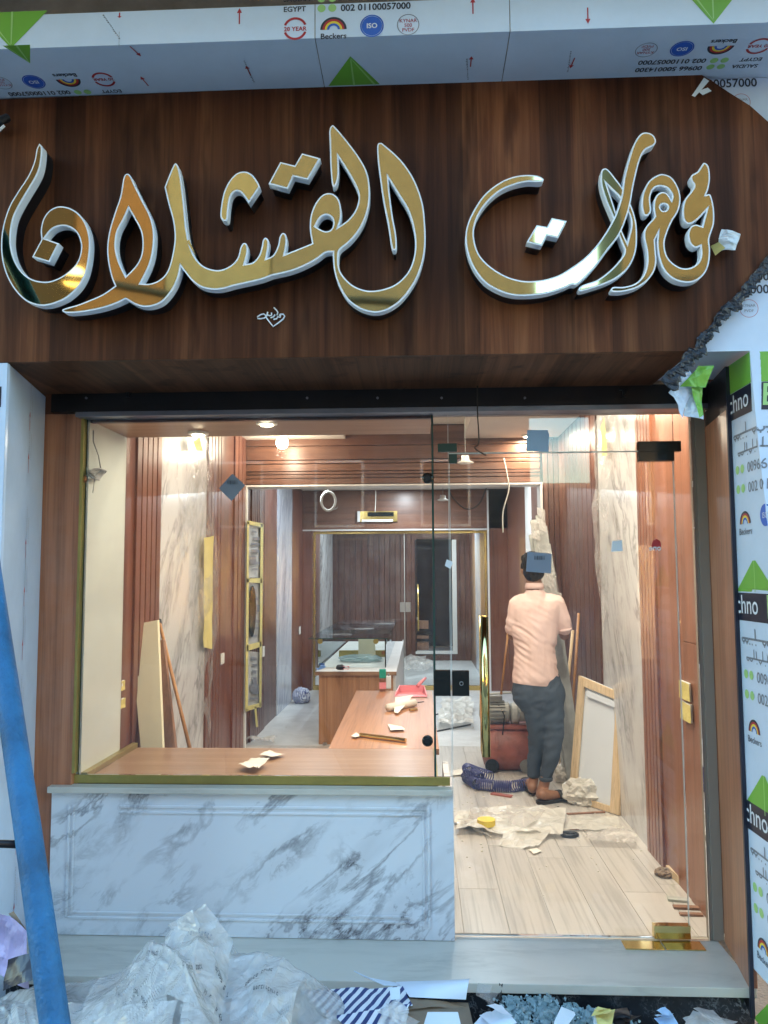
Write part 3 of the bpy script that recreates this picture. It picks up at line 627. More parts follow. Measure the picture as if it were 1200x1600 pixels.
def letter_build(name, loops, lift=0, sub=6, rim=.0055):
    flat, c0, yf = letter(loops, lift, sub)
    bpy.data.objects.remove(bpy.data.objects['sign_letter']) if 'sign_letter' in bpy.data.objects else None
    def mk(nm, y0, y1, off, mat, parent):
        th = (y1-y0); me = fill_mesh(flat, extrude=th/2, offset=off)
        me.transform(Matrix.Rotation(math.pi/2, 4, 'X')); me.transform(Matrix.Translation(Vector((c0.x, (y0+y1)/2, c0.z)) - origin_of(parent)))
        me.materials.clear(); me.materials.append(mat)
        o = bpy.data.objects.new(nm, me); col.objects.link(o); o.parent = parent; return o
    body = mk(name, yf, yf+.038, 0, M['acrylic'], sgn)
    mk('gold_face', yf-.0015, yf-.0003, -rim, M['gold'], body)
    mk('back_box', yf+.0385, YS-.0005, -.004, M['black'], body)
letter_build('letter', L_noon); letter_build('letter', L_main); letter_build('letter', L_hook); letter_build('dot_mark', L_dots, sub=1)
letter_build('letter', L_ta, lift=.004); letter_build('letter', L_lam); letter_build('letter', L_mhw, lift=.001); letter_build('dot_mark', L_dots2, sub=1)
# small white emblem
Z8 = (390, 470, 17.14); em = B()
def stroke(pts, r=.0028, closed=False): em.tube([PY(*q, YS-.004) for q in px_letters(Z8, pts)], r, 6, closed=closed)
stroke([(440,400),(380,350),(300,370),(210,430),(215,475),(300,480),(400,460),(460,400),(485,300)]); stroke([(440,440),(520,550),(630,690),(760,600),(900,490),(940,410),(900,360),(820,360),(790,400)])
stroke([(485,380),(540,400),(590,380),(585,320)]); stroke([(560,455),(640,430),(680,370)]); stroke([(640,500),(730,480),(745,430),(820,440),(830,380)]); stroke([(650,180),(720,250),(755,310),(735,390)])
em.build('emblem', M['acrylic'], sgn, smooth=True)

bt_ = thing('bracket', 'small black bracket with a pale tip at the far left of the sign', 'bracket', tuple(PY(3, 192, YS-.03)))
B().tube([PY(-14, 200, YS-.03), PY(2, 188, YS-.05), PY(12, 184, YS-.03)], .016, 8).build('arm', M['black'], bt_); B().tube([PY(-8, 210, YS-.06), PY(7, 196, YS-.06)], .005, 6).build('tip', M['acrylic'], bt_)
# ------------------------------------------------------------------ film covered fascia above, panel at right
def rainbow(pr, u, v, r, rot=0):
    pr.mark('printed_logo')
    for k, c in enumerate(('ink', 'red', 'yellow', 'blue_p')): pr.ring(u, v, r*(1-.17*(k+1)), r*(1-.17*k), M[c], rot, rot+180)
def emblem_set(pr, u, v, s, rot):
    ca, sa = math.cos(R(rot)), math.sin(R(rot)); g = lambda a, b: (u+(a*ca-b*sa)*s, v+(a*sa+b*ca)*s)
    T = lambda t, a, b, z, m, al='CENTER', bold=0: pr.text(t, *g(a, b), z*s, M[m], rot, al, bold)
    T('EGYPT', -.02, .105, .032, 'ink', 'LEFT', .0006); T('SAUDIA', -.02, .15, .032, 'ink', 'LEFT', .0006)
    for a in (.14, .185):
        for b in (.115, .158): pr.mark('printed_dot'); pr.ring(*g(a, b), 0, .017*s, M['green_l'])
    T('002 01100057000', .22, .1, .04, 'ink', 'LEFT', .0008); T('00966 500014300', .22, .15, .04, 'ink', 'LEFT', .0008)
    pr.mark('printed_logo'); pr.ring(*g(.03, .03), .04*s, .05*s, M['red'], 20+rot, 160+rot); pr.ring(*g(.03, .03), .04*s, .05*s, M['red'], 200+rot, 340+rot); T('20 YEAR', .03, .02, .026, 'red', bold=.0005)
    rainbow(pr, *g(.19, .02), .055*s, rot); T('Beckers', .19, -.02, .034, 'ink', bold=.0006)
    pr.mark('printed_logo'); pr.ring(*g(.35, .03), 0, .042*s, M['blue_p']); pr.ring(*g(.35, .03), .044*s, .049*s, M['blue_p']); T('ISO', .35, .02, .03, 'white_ink', bold=.0008) if False else pr.text('ISO', *g(.35, .02), .03*s, M['white_ink'], rot, 'CENTER', .0006, lift=.001)
    pr.mark('printed_logo'); pr.ring(*g(.5, .03), .043*s, .046*s, M['ink_grey']); T('KYNAR', .5, .04, .022, 'red'); T('500', .5, .02, .022, 'red'); T('PVDF', .5, 0, .022, 'red')
def pine(pr, u, v, w, h, ang):
    pr.mark('printed_triangle')
    ca, sa = math.cos(R(ang)), math.sin(R(ang)); g = lambda a, b: (u+a*ca-b*sa, v+a*sa+b*ca)
    pr.poly([g(-w, 0), g(w, 0), g(0, h)], M['green'])
    pr.poly([g(-.004, 0), g(.004, 0), g(.002, h*.9), g(-.002, h*.9)], M['green_l'], lift=.001); pr.poly([g(w*.75, 0), g(w*.85, 0), g(.002, h*.93), g(-.002, h*.95)], M['green_l'], lift=.001)
fa = thing('fascia_cladding', 'white film covered cladding with green and red print above the sign', 'cladding', (0, -.6, 3.4))
YF = PZ(600, 56, zT).y
ztop = PY(300, 14, YF).z
SEAM = PZ(410, 0, zT).x
for x0, x1 in ((-3.2, -.355), (-.352, .33), (.333, 3)):
    box('front_panel', M['film'], (x0, x1, YF, YF+.004, zT, ztop+(.14 if x0 > 0 else 0)), fa, 0)
    box('soffit_panel', M['film_shade'], (x0, x1, YF+.0045, -.382, zT, zT+.004), fa, 0)
box('top_board', M['concrete'], (-3.2, 3, YF+.01, -.382, ztop-.03, ztop-.01), fa, 0)
prf = Print(lambda u, v, l: Vector((u, YF-.001-l, v)))
prs = Print(lambda u, v, l: Vector((u, v, zT-.001-l)))   # looking up: image right = +X, image up = -Y
prs.fn = lambda u, v, l: Vector((u, -v, zT-.001-l))
def uf(px, py): p = PY(px, py, YF); return p.x, p.z
def us(px, py): p = PZ(px, py, zT); return p.x, -p.y
emblem_set(prf, *uf(450, 56), .85, 0)
for px, py, a in ((374, 38, 90), (739, 22, 90), (918, 12, 270)): arrow(prf, *uf(px, py), a, .06)
u, v = uf(1115, 42); pine(prf, u, zT+.18, .14, .178, 180); u, v = uf(18, 60); pine(prf, u, zT+.14, .13, .138, 180)
arrow(prf, *uf(187, 20), 270, .02); small_label(prf, *uf(186, 50), 270, .5)
u, v = us(168, 117); emblem_set(prs, u, v, .85, 180); u, v = us(1202, 64); emblem_set(prs, u, v, .85, 180)
for px, py, a in ((392, 118, 95), (735, 104, 90), (898, 90, 265), (203, 72, 290), (232, 134, 100)): arrow(prs, *us(px, py), a, .06)
for px, py in ((398, 128), (732, 124), (888, 112), (188, 60)): small_label(prs, *us(px, py), 95, 1)
u, v = us(553, 130); pine(prs, u, v-.01, .1, .17, 0); u, v = us(30, 76); pine(prs, u, v+.02, .05, .1, 180)
prf.build(fa); prs.build(fa)
rp = thing('clad_panel', 'white film covered wall panel behind the torn right end of the sign', 'cladding', (1.4, -.4, 2.9))
X0 = PY(955, 548, -.42).x
YP = -.425
box('sheet', M['film'], (.72, 3, YP, YP+.004, SB_Z0+.003, zT-.003), rp, 0)
xpil = PY(1172, 548, -.43).x
box('soffit_sheet', M['film_shade'], (PY(960, 560, YP).x, 3, YP+.0045, .085, SB_Z0+.022, SB_Z0+.026), rp, 0)
pr = Print(lambda u, v, l: Vector((u, YP-.001-l, v)))
for t, x, y, sz in (('00966 500014300', 1183, 119, .047), ('002 01100057000', 1183, 135, .047), ('00966 500014300', 1202, 438, .047), ('002 01100057000', 1202, 458, .047)):
    p = PY(x, y, YP); pr.text(t, p.x, p.z, sz, M['ink'], 0, 'RIGHT', .0008)
for x, y in ((1158, 160), (1170, 482)):
    p = PY(x, y, YP); pr.ring(p.x, p.z, .033, .0345, M['red']); pr.text('KYNAR', p.x, p.z+.006, .015, M['ink_grey'], 0, 'CENTER'); pr.text('PVDF', p.x, p.z-.014, .015, M['ink_grey'], 0, 'CENTER')
pr.build(rp)
# torn black sealant edge and hanging film
tb = B(); r = random.Random(4)
edge = [(1045, 606), (1058, 590), (1072, 572), (1086, 556), (1098, 536), (1110, 520), (1124, 500), (1140, 482), (1156, 466), (1172, 448), (1190, 425), (1214, 398)]
NS = 90
def edge_pt(t):
    f = t*(len(edge)-1); k = min(int(f), len(edge)-2); u = f-k; return edge[k][0]*(1-u)+edge[k+1][0]*u, edge[k][1]*(1-u)+edge[k+1][1]*u
for i in range(NS+1):
    t = i/NS; x, y = edge_pt(t); nx_, ny_ = -.75, -.66
    wl0 = 9+7*noise.noise(Vector((t*9, 0, 0)))+3*noise.noise(Vector((t*40, 0, 0))); wr0 = 8+11*noise.noise(Vector((t*14, 5, 0)))+9*noise.noise(Vector((t*50, 7, 0)))
    if t < .3: wl0 += 6
    for j in range(7):
        s_ = j/6; off_ = wl0*(1-s_) - wr0*s_
        tb.v.append(PY(x+nx_*off_, y+ny_*off_, YS-.006-.016*abs(noise.noise(Vector((t*12, s_*2, 2))))-.003*noise.noise(Vector((t*60, s_*6, 4)))))
tb.f = [(i*7+j, i*7+j+1, (i+1)*7+j+1, (i+1)*7+j) for i in range(NS) for j in range(6)]
tb.build('torn_edge', M['sealant'], sgn, recalc=False, label='ragged black sealant along the torn right edge')
def crumple_patch(name, corners, mat, parent=None, n=22, amp=.02, freq=9, seed=0, fold=1, **k):
    """a crumpled sheet between four world points"""
    a, b_, c, d = [Vector(p) for p in corners]; nr = (b_-a).cross(d-a).normalized(); bb = B(); off = Vector((seed*3.1, seed*1.7, seed*.9))
    for j in range(n+1):
        for i in range(n+1):
            s, t = i/n, j/n; p = bilinear(a, b_, c, d, s, t)
            d1 = noise.voronoi(p*freq*.55+off)[0]; d2 = noise.voronoi(p*freq*1.5+off)[0]; h = noise.noise(p*freq*.6+off)*.8 + (.6-1.7*(d1[1]-d1[0]))*fold + (.3-.8*(d2[1]-d2[0]))*fold + noise.noise(p*freq*4+off)*.12
            q = Vector((noise.noise(p*freq*.8+off+Vector((9, 0, 0))), noise.noise(p*freq*.8+off+Vector((0, 9, 0))), noise.noise(p*freq*.8+off+Vector((0, 0, 9)))))
            bb.v.append(p + nr*h*amp + q*amp*.8)
    bb.f = [(j*(n+1)+i, j*(n+1)+i+1, (j+1)*(n+1)+i+1, (j+1)*(n+1)+i) for j in range(n) for i in range(n)]
    return bb.build(name, M[mat] if isinstance(mat, str) else mat, parent, recalc=False, **k)
def crumple_ball(name, c, rad, mat, parent=None, seed=0, amp=.35, sub=4, **k):
    bm = bmesh.new(); bmesh.ops.create_icosphere(bm, subdivisions=sub, radius=1); bb = B(); off = Vector((seed*2.3, seed, seed*4.1))
    for v in bm.verts:
        p = v.co; d1 = noise.voronoi(p*1.5+off)[0]; d2 = noise.voronoi(p*3.4+off)[0]; h = 1 + amp*(.95 - 2.0*(d1[1]-d1[0]) - 1.0*(d2[1]-d2[0]) + .5*noise.noise(p*1.3+off))
        bb.v.append(Vector(c) + Vector((p.x*rad[0], p.y*rad[1], p.z*rad[2]))*h)
    bb.f = [tuple(v.index for v in f.verts) for f in bm.faces]; bm.free()
    return bb.build(name, M[mat], parent, **k)
hf = thing('torn_film', 'crumpled blue and green protective film hanging from the torn corner of the sign', 'film', tuple(PY(1070, 600, -.42)))
Yh = -.40
crumple_patch('film_flap', [PY(1040, 612, Yh), PY(1068, 652, Yh), PY(1084, 600, Yh), PY(1078, 580, Yh)], 'film', hf, amp=.02, freq=14, seed=2)
crumple_patch('film_flap', [PY(1068, 652, Yh+.01), PY(1098, 656, Yh), PY(1096, 604, Yh), PY(1080, 596, Yh+.01)], 'film', hf, amp=.018, freq=16, seed=5)
crumple_patch('green_flap', [PY(1062, 605, Yh-.02), PY(1100, 602, Yh-.02), PY(1114, 574, Yh-.02), PY(1090, 570, Yh-.02)], 'green', hf, amp=.015, freq=14, seed=7)
crumple_patch('green_flap', [PY(1078, 606, Yh-.02), PY(1092, 654, Yh-.02), PY(1098, 650, Yh-.02), PY(1097, 604, Yh-.02)], 'green', hf, amp=.012, freq=14, seed=8)
cpt = thing('crumpled_paper', 'crumpled white paper stuck on the sign right of the last letter', 'paper', tuple(PY(1134, 378, YS-.04)))
YQ = YS-.03
crumple_patch('paper_fold', [PY(1117, 396, YQ), PY(1148, 392, YQ-.02), PY(1156, 366, YQ), PY(1126, 358, YQ-.02)], 'sticker_white', cpt, 14, .012, 22, 3)
crumple_patch('paper_fold', [PY(1124, 372, YQ-.02), PY(1150, 384, YQ-.035), PY(1154, 366, YQ-.03), PY(1132, 360, YQ-.03)], 'sticker_white', cpt, 12, .01, 26, 5)
crumple_patch('tape_strip', [PY(1112, 384, YQ-.01), PY(1120, 400, YQ-.01), PY(1134, 388, YQ-.03), PY(1124, 378, YQ-.03)], 'tape', cpt, 8, .006, 22, 6)
tpz = thing('paper_scrap', 'small torn white scrap at the top right edge of the sign', 'scrap', tuple(PY(1098, 138, YS-.01)))
crumple_patch('scrap_sheet', [PY(1081, 150, YS-.012), PY(1086, 152, YS-.012), PY(1108, 127, YS-.012), PY(1100, 122, YS-.012)], 'sticker_white', tpz, n=6, amp=.004)
crumple_patch('scrap_sheet', [PY(1090, 143, YS-.012), PY(1098, 149, YS-.012), PY(1112, 142, YS-.012), PY(1106, 137, YS-.012)], 'sticker_white', tpz, n=6, amp=.004)

# ------------------------------------------------------------------ right jamb and pillar
jb = thing('door_jamb', 'brown wood lined reveal right of the glass door', 'jamb', (1.26, 0, 0))
JX = PZ(1133, 1472, 0).x; JXf = PZ(1172, 1546, 0).x
fa_, fb_ = Vector((JX, .158, .001)), Vector((JXf, -.222, .001))
H = 2.19
B().hexa([fa_, fb_, fb_+Vector((0, 0, H)), fa_+Vector((0, 0, H))], [p+Vector((.03, 0, 0)) for p in (fa_, fb_, fb_+Vector((0, 0, H)), fa_+Vector((0, 0, H)))]).build('reveal_board', M['jamb_wood'], jb)
B().hexa([fa_+Vector((0, 0, H+.001)), fb_+Vector((0, 0, H+.001)), fb_+Vector((0, 0, 2.36)), fa_+Vector((0, 0, 2.36))], [p+Vector((.03, 0, 0)) for p in (fa_+Vector((0, 0, H+.001)), fb_+Vector((0, 0, H+.001)), fb_+Vector((0, 0, 2.36)), fa_+Vector((0, 0, 2.36)))]).build('top_block', M['black_metal'], jb)
B().box(fb_.x-.002, fb_.x+.012, -.236, -.2225, GZ+.2, 2.36).build('edge_trim', M['navy'], jb)
box('track', M['taupe'], (JX-.045, JX-.002, .159, .2, .002, 2.262), jb)
box('track_lip', M['taupe'], (JX-.06, JX-.046, .165, .2, .002, 2.262), jb)
rc = thing('clad_column', 'column wrapped in green and white printed film right of the entrance', 'column', (1.4, -.4, GZ))
rows = [(548, 1172, -.43), (600, 1176, -.44), (700, 1186, -.47), (820, 1200, -.51), (1000, 1222, -.57), (1250, 1255, -.66), (1500, 1288, -.74), (1660, 1310, -.8)]
fe = [PY(x, y, yy) for y, x, yy in rows]
be = [Vector((JXf+.014, -.225, p.z)) for p in fe]
bb = B()
for i in range(len(rows)-1): bb.hexa([be[i], fe[i], fe[i+1], be[i+1]], [p+Vector((.012, .006, 0)) for p in (be[i], fe[i], fe[i+1], be[i+1])])
bb.build('side_film', M['film_shade'], rc)
bb = B()
for i in range(len(rows)-1):
    q = [fe[i], Vector((fe[i].x+1, fe[i].y, fe[i].z)), Vector((fe[i+1].x+1, fe[i+1].y, fe[i+1].z)), fe[i+1]]
    bb.hexa(q, [p+Vector((.001, .01, 0)) for p in q])
bb.build('front_film', M['film'], rc)
def pill(z):
    for i in range(len(fe)-1):
        if fe[i+1].z <= z <= fe[i].z or i == len(fe)-2 or (i == 0 and z > fe[0].z):
            t = (fe[i].z-z)/(fe[i].z-fe[i+1].z)
            return be[i].lerp(be[i+1], t), fe[i].lerp(fe[i+1], t)
def pmap(u, v, l):   # u from the back edge, metres; wraps round the corner
    a, b_ = pill(v); w = (b_-a); L = math.hypot(w.x, w.y); d = Vector((w.x/L, w.y/L, 0)); nn = Vector((d.y, -d.x, 0))
    if nn.x > 0: nn = -nn
    if u <= L: p = a + d*u + nn*(.0018+l)
    else: p = Vector((b_.x + (u-L), b_.y - .0018 - l, v))
    p.z = v; return p
pr = Print(pmap)
def band(u0, u1, v0, v1, mat, lift=0, n=10):
    pr.mark('printed_band')
    for i in range(n):
        a, c = u0+(u1-u0)*i/n, u0+(u1-u0)*(i+1)/n
        for k in range(4):
            va, vb = v0+(v1-v0)*k/4, v0+(v1-v0)*(k+1)/4
            pr.poly([(a, va), (c, va), (c, vb), (a, vb)], M[mat], lift)
def pyz(py): return PX(1165, py, JXf+.1).z
def zat(px, py):
    d = PX(px, py, JXf+.015); return d.z
AR = ['\uFEDF\uFEE0\uFE98\uFEB0\uFEF3\uFEA0\uFEDF\uFE8D']
def squiggle(u, v, L, h, seed, mat='ink_grey'):   # flowing letter-like line
    pr.mark('printed_line'); r = random.Random(seed); x = 0
    band_h = h*.16
    while x < L:
        w = r.uniform(.35, .8)*h; k = r.random()
        pr.poly([(u+x, v), (u+x+w, v), (u+x+w, v+band_h), (u+x, v+band_h)], M[mat])
        if k < .5: pr.poly([(u+x+w*.3, v), (u+x+w*.3+band_h, v), (u+x+w*.3+band_h, v+h*r.uniform(.5, 1)), (u+x+w*.3, v+h*.9)], M[mat])
        elif k < .75: pr.ring(u+x+w*.5, v+band_h*.5, h*.2, h*.34, M[mat], 180, 360, 8)
        if r.random() < .5: pr.ring(u+x+w*.5, v-h*.3, 0, h*.08, M[mat], n=6)
        x += w*1.02
for q, (zb) in enumerate((zat(1150, 655), zat(1152, 968), zat(1162, 1288))):
    band(0, .5, zb, zb+.105, 'navy'); pr.text('echno', .0-.055, zb+.028, .1, M['white_ink'], 0, 'LEFT', .0005, .95, lift=.001)
    pr.text('B', .245, zb+.018, .12, M['green_l'], 0, 'LEFT', .001, lift=.001)
    squiggle(.03, zb-.07, .4, .05, 3); squiggle(.06, zb-.14, .3, .04, 5)
    for k, t in enumerate(('00966 500014300', '002 01100057000')):
        v = zb-.22-k*.075; pr.text(t, .14, v, .055, M['ink_grey'], 0, 'LEFT', .0005); pr.ring(.05, v+.02, 0, .017, M['green_l']); pr.mark('printed_dot'); pr.ring(.095, v+.02, 0, .017, M['green_l'])
    rainbow(pr, .1, zb-.41, .048); pr.text('Beckers', .1, zb-.45, .035, M['ink'], 0, 'CENTER')
    pr.ring(.27, zb-.39, 0, .04, M['blue_p']); pr.text('ISO', .27, zb-.4, .03, M['white_ink'], 0, 'CENTER', lift=.001)
    hb = (zat(1150, 655)-zat(1152, 968)) if q == 0 else .8
    pv0, pv1 = (zb-.55, zb-hb+.11)
    nn_ = 8; pr.mark('printed_triangle')
    for s_ in range(nn_):
        a, c = s_/nn_, (s_+1)/nn_; w0, w1 = .012+.15*a, .012+.15*c
        va, vb = pv0+(pv1-pv0)*a, pv0+(pv1-pv0)*c
        pr.poly([(.16-w0, va), (.16+w0, va), (.16+w1, vb), (.16-w1, vb)], M['green']); pr.poly([(.158, va), (.163, va), (.163, vb), (.158, vb)], M['green_l'], lift=.001)
band(0, .5, zat(1150, 655)+.107, fe[0].z-.004, 'green')
pr.build(rc)
# ------------------------------------------------------------------ shop window display
ZC = .66
wd = thing('window_display', 'marble fronted window display with wooden shelf and brass sills left of the door', 'display case', (-.7, .4, 0))
CX0, CX1 = PY(79, 1300, .12).x, PY(709, 1300, .12).x
box('marble_front', M['marble_front'], (CX0, CX1, .12, .15, .002, .603), wd, .002)
box('marble_side', M['marble_front'], (CX1-.03, CX1-.0005, .1505, .75, .002, .60), wd, .002)
box('ledge', M['slab'], (CX0-.01, CX1-.004, .095, .158, .604, .63), wd, .003)
mz0, mz1 = .075, .55; mx0, mx1 = PY(105, 1300, .12).x, PY(672, 1300, .12).x
for d in ((mx0, mx0+.012, mz0, mz1), (mx0+.022, mx0+.032, mz0+.012, mz1), (mx1-.012, mx1, mz0-.02, mz1), (mx1-.034, mx1-.024, mz0-.02, mz1-.02)):
    box('moulding', M['marble_front'], (d[0], d[1], .115, .1195, d[2], d[3]), wd, .002)
for d in ((mx0+.012, mx1-.09, mz0-.005, mz0+.006), (mx0+.032, mx1-.09, mz0+.018, mz0+.028), (mx0+.23, mx1-.012, mz1-.012, mz1), (mx0+.23, mx1-.034, mz1-.036, mz1-.026)):
    box('moulding', M['marble_front'], (d[0], d[1], .115, .1195, d[2], d[3]), wd, .002)
DX0, DX1, DY1 = -1.512, .075, .80
box('shelf', M['counter_wood'], (DX0, DX1, .17, DY1, .605, .65), wd, .002)
box('front_sill', M['brass_dull'], (-1.545, CX1-.012, .158, .1695, .631, .668), wd, .002)
box('side_sill', M['brass_dull'], (DX0, DX0+.03, .171, DY1, .651, .675), wd, .002)
box('end_sill', M['brass_dull'], (DX1-.012, DX1, .171, DY1, .651, .66), wd, .001)
box('side_panel', M['cream_glass'], (-1.60, DX0-.001, .171, .63, .655, 2.30), wd, .001)
box('soffit_panel', M['soffit_board'], (-1.60, .06, .2, .63, 2.262, 2.29), wd, .002)
box('soffit_front', M['dark_wood'], (-1.51, .062, .171, .199, 2.25, 2.262), wd, .001)
box('back_panel', M['dark_wood'], (-1.6, -1.575, .632, .80, 0, 2.75), wd, .001)
for k in range(2):
    p = PY((355, 442)[k]*1/2.35, 560+(240, 270)[k]/2.35, (.4, .65)[k]); B().tube([p+Vector((0, 0, .0)), p+Vector((.012, 0, .018)), p+Vector((.035, 0, .018)), p+Vector((.04, 0, .003))], .006, 6).build('hook', M['bronze'], wd, smooth=True)
# glazing
gz = thing('window_pane', 'clear glass pane of the shop window held by round bolts', 'window', (-.7, YG, ZC))
GX1 = PY(677, 900, YG).x
glass_box('pane', (-1.517, GX1-.004, YG, YG+.008, .669, 2.262), gz)
box('pane_edge', M['glass_edge'], (GX1-.0035, GX1+.006, YG-.001, YG+.010, .669, 2.262), gz, 0)
box('pane_edge', M['glass_edge'], (-1.5213, -1.5175, YG-.001, YG+.009, .669, 2.262), gz, 0)
def bolt(px, py, mat='bronze'):
    p = PY(px, py, YG-.012); b = B(); b.lathe((p.x, YG-.014, p.z), [(.018, 0), (.024, .003), (.024, .012)], 20, 'Y')
    o = b.build('bolt', M[mat], gz, smooth=False); B().lathe((p.x, YG-.018, p.z), [(.012, 0), (.015, .003)], 16, 'Y').build('bolt_cap', M['black'] if mat != 'bronze' else M['bronze'], o)
bolt(127, 748); bolt(108, 1155); bolt(668, 747, 'black_gloss'); bolt(668, 1158, 'black_gloss')
DXL = PY(703, 900, YG).x; DXR = PY(1060, 900, YG).x
sp = thing('side_light', 'narrow fixed glass strip between the window and the glass door', 'glass panel', (GX1, YG, 0))
glass_box('pane', (GX1+.007, DXL-.003, YG, YG+.008, .669, 2.262), sp)
box('lock_box', M['black_gloss'], (PY(677, 1047, YG).x+.003, DXL-.003, YG-.012, YG+.02, PY(690, 1087, YG).z, PY(690, 1047, YG).z), sp, .001)
box('pane_edge', M['glass_line'], (DXL-.0028, DXL-.0012, YG-.001, YG+.009, .669, 2.262), sp, 0)
dz1 = PY(850, 708, YG).z
tr = thing('door_transom', 'fixed glass transom above the glass door', 'glass panel', (.6, YG, dz1))
glass_box('pane', (DXL, DXR-.002, YG, YG+.008, dz1+.006, 2.262), tr)
box('pane_edge', M['glass_line'], (DXL, DXR-.002, YG-.001, YG+.009, dz1+.0045, dz1+.0058), tr, 0)
fx0, fx1 = PY(997, 705, YG).x, PY(1063, 705, YG).x
box('patch_fitting', M['black_gloss'], (fx0, fx1, YG-.014, YG+.022, PY(1030, 706, YG).z, PY(1030, 690, YG).z), tr, .001)
a0, a1 = PY(684, 709, YG), PY(714, 709, YG)
box('corner_lock', M['lock_green'], (a0.x, a1.x, YG-.006, YG+.014, PY(700, 706, YG).z, PY(700, 693, YG).z), tr, .001)
sr = thing('side_light', 'narrow fixed glass strip between the door and the right jamb', 'glass panel', (DXR, YG, 0))
glass_box('pane', (DXR, JX-.062, YG, YG+.008, .004, 2.262), sr)
gd = thing('glass_door', 'frameless glass door with gold tube handle and black lock plate', 'door', (.6, YG, 0))
dx0, dx1 = DXL+.002, DXR-.004
glass_box('pane', (dx0, dx1, YG, YG+.010, .012, dz1), gd)
for d in ((dx0, dx0+.0022, .012, dz1), (dx1-.0022, dx1, .012, dz1)): box('pane_edge', M['glass_line'], (d[0], d[1], YG-.001, YG+.011, d[2], d[3]), gd, 0)
box('pane_edge', M['glass_line'], (dx0, dx1, YG-.001, YG+.011, dz1+.0002, dz1+.0035), gd, 0)
for x, z in ((PY(707, 0, YG).x, 0),): box('pane_edge', M['glass_line'], (dx0, dx1, YG-.001, YG+.011, .008, .0118), gd, 0)
lk = box('lock_plate', M['black_gloss'], (PY(706.5, 1065, YG).x, PY(733, 1065, YG).x, YG-.013, YG+.022, PY(720, 1087, YG).z, PY(720, 1048, YG).z), gd, .001)
p = PY(721, 1068, YG-.015); B().tube([p+Vector((.008*math.sin(a), 0, .008*math.cos(a))) for a in [i*math.pi/4 for i in range(8)]], .0015, 5, closed=True).build('key_ring', M['steel'], lk, smooth=True)
box('corner_lock', M['lock_green'], (PY(684, 709, YG).x+.05, a1.x, YG-.006, YG+.016, PY(700, 724, YG).z, dz1), gd, .001)
box('patch_fitting', M['black_gloss'], (fx0, dx1, YG-.014, YG+.022, PY(1030, 721, YG).z, dz1), gd, .001)
bz = box('patch_fitting', M['gold_bright'], (PY(1021, 1455, YG).x, dx1, YG-.014, YG+.022, .012, .065), gd, .001)
hp = PY(757, 1000, YG-.05); hz0, hz1 = PY(757, 1182, YG-.05).z, PY(757, 964, YG-.05).z
B().tube([(hp.x, YG-.05, hz0), (hp.x, YG-.05, hz1)], .019, 24).build('handle', M['gold_bright'], gd, smooth=True)
B().tube([(hp.x+.004, YG+.06, hz0), (hp.x+.004, YG+.06, hz1)], .019, 24).build('handle', M['brass'], gd, smooth=True)
for z in (hz0+.12, hz1-.12): B().tube([(hp.x, YG-.045, z), (hp.x, YG+.055, z)], .007, 10).build('handle_stud', M['brass'], gd)
tp_ = thing('floor_plate', 'gold floor plates under the pivot of the glass door', 'floor spring', (.95, .1, 0))
for a, b_ in ((966, 1025), (1027, 1086)): box('plate', M['gold_bright'], (PZ(a, 1462, .003).x, PZ(b_, 1462, .003).x, .07, .148, .001, .005), tp_, .001)
# stickers, tags and a painted sign reflection on the glass
def sticker(label, pts, mat, y=YG-.0015, name='sticker', cat='sticker', code=False):
    q = [PY(a, b_, y) for a, b_ in pts]; c = sum(q, Vector())/len(q)
    o = B().slab(q, (0, .001, 0)).build(name, M[mat], None, label=label, cat=cat, loc=c)
    if code:
        b = B()
        for i in range(9):
            x = c.x-.02+i*.005+.001*(i % 3); b.box(x, x+.0018, y-.0012, y-.0003, c.z+.012, c.z+.03)
        b.build('printed_bars', M['ink'], o, kind=None)
    return o
sticker('pale blue square sticker near the top of the glass door', [(822, 705), (824, 672), (856, 672), (858, 680), (857, 706)], 'sticker_blue')
sticker('grey tilted square sticker on the window pane near the left portal strip', [(342, 763), (363, 740), (383, 758), (362, 783)], 'sticker_grey', code=True)
sticker('grey label with bars on the door glass in front of the worker', [(822, 893), (824, 862), (862, 865), (861, 896)], 'sticker_grey', code=True)
sticker('small white paper tag on the left edge of the glass door', [(695, 884), (698, 874), (708, 878), (704, 889)], 'sticker_white')
sticker('small pale sticker on the glass near the right marble panel', [(955, 862), (957, 845), (972, 844), (973, 861)], 'sticker_white')
o = sticker('painted reflection of a red street sign with white letters on the glass by the right slats', [(1018, 852), (1020, 845), (1026, 842), (1032, 846), (1033, 854), (1027, 860), (1021, 858)], 'red')  # flat red patch painted as the reflection of a street sign
pr = Print(lambda u, v, l: Vector((u, YG-.0035-l, v))); p = PY(1033, 860, YG); pr.text('one', p.x, p.z, .035, M['white_ink'], 0, 'RIGHT', .0005, -1); 
me_ = text_mesh('one', .035, 'LEFT', .0006); pr.d.clear(); pr.text('one', p.x, p.z, .035, M['white_ink'], 0, 'LEFT', .0006, -1, me=me_); pr.build(o)  # mirrored lettering belongs to the painted sign reflection

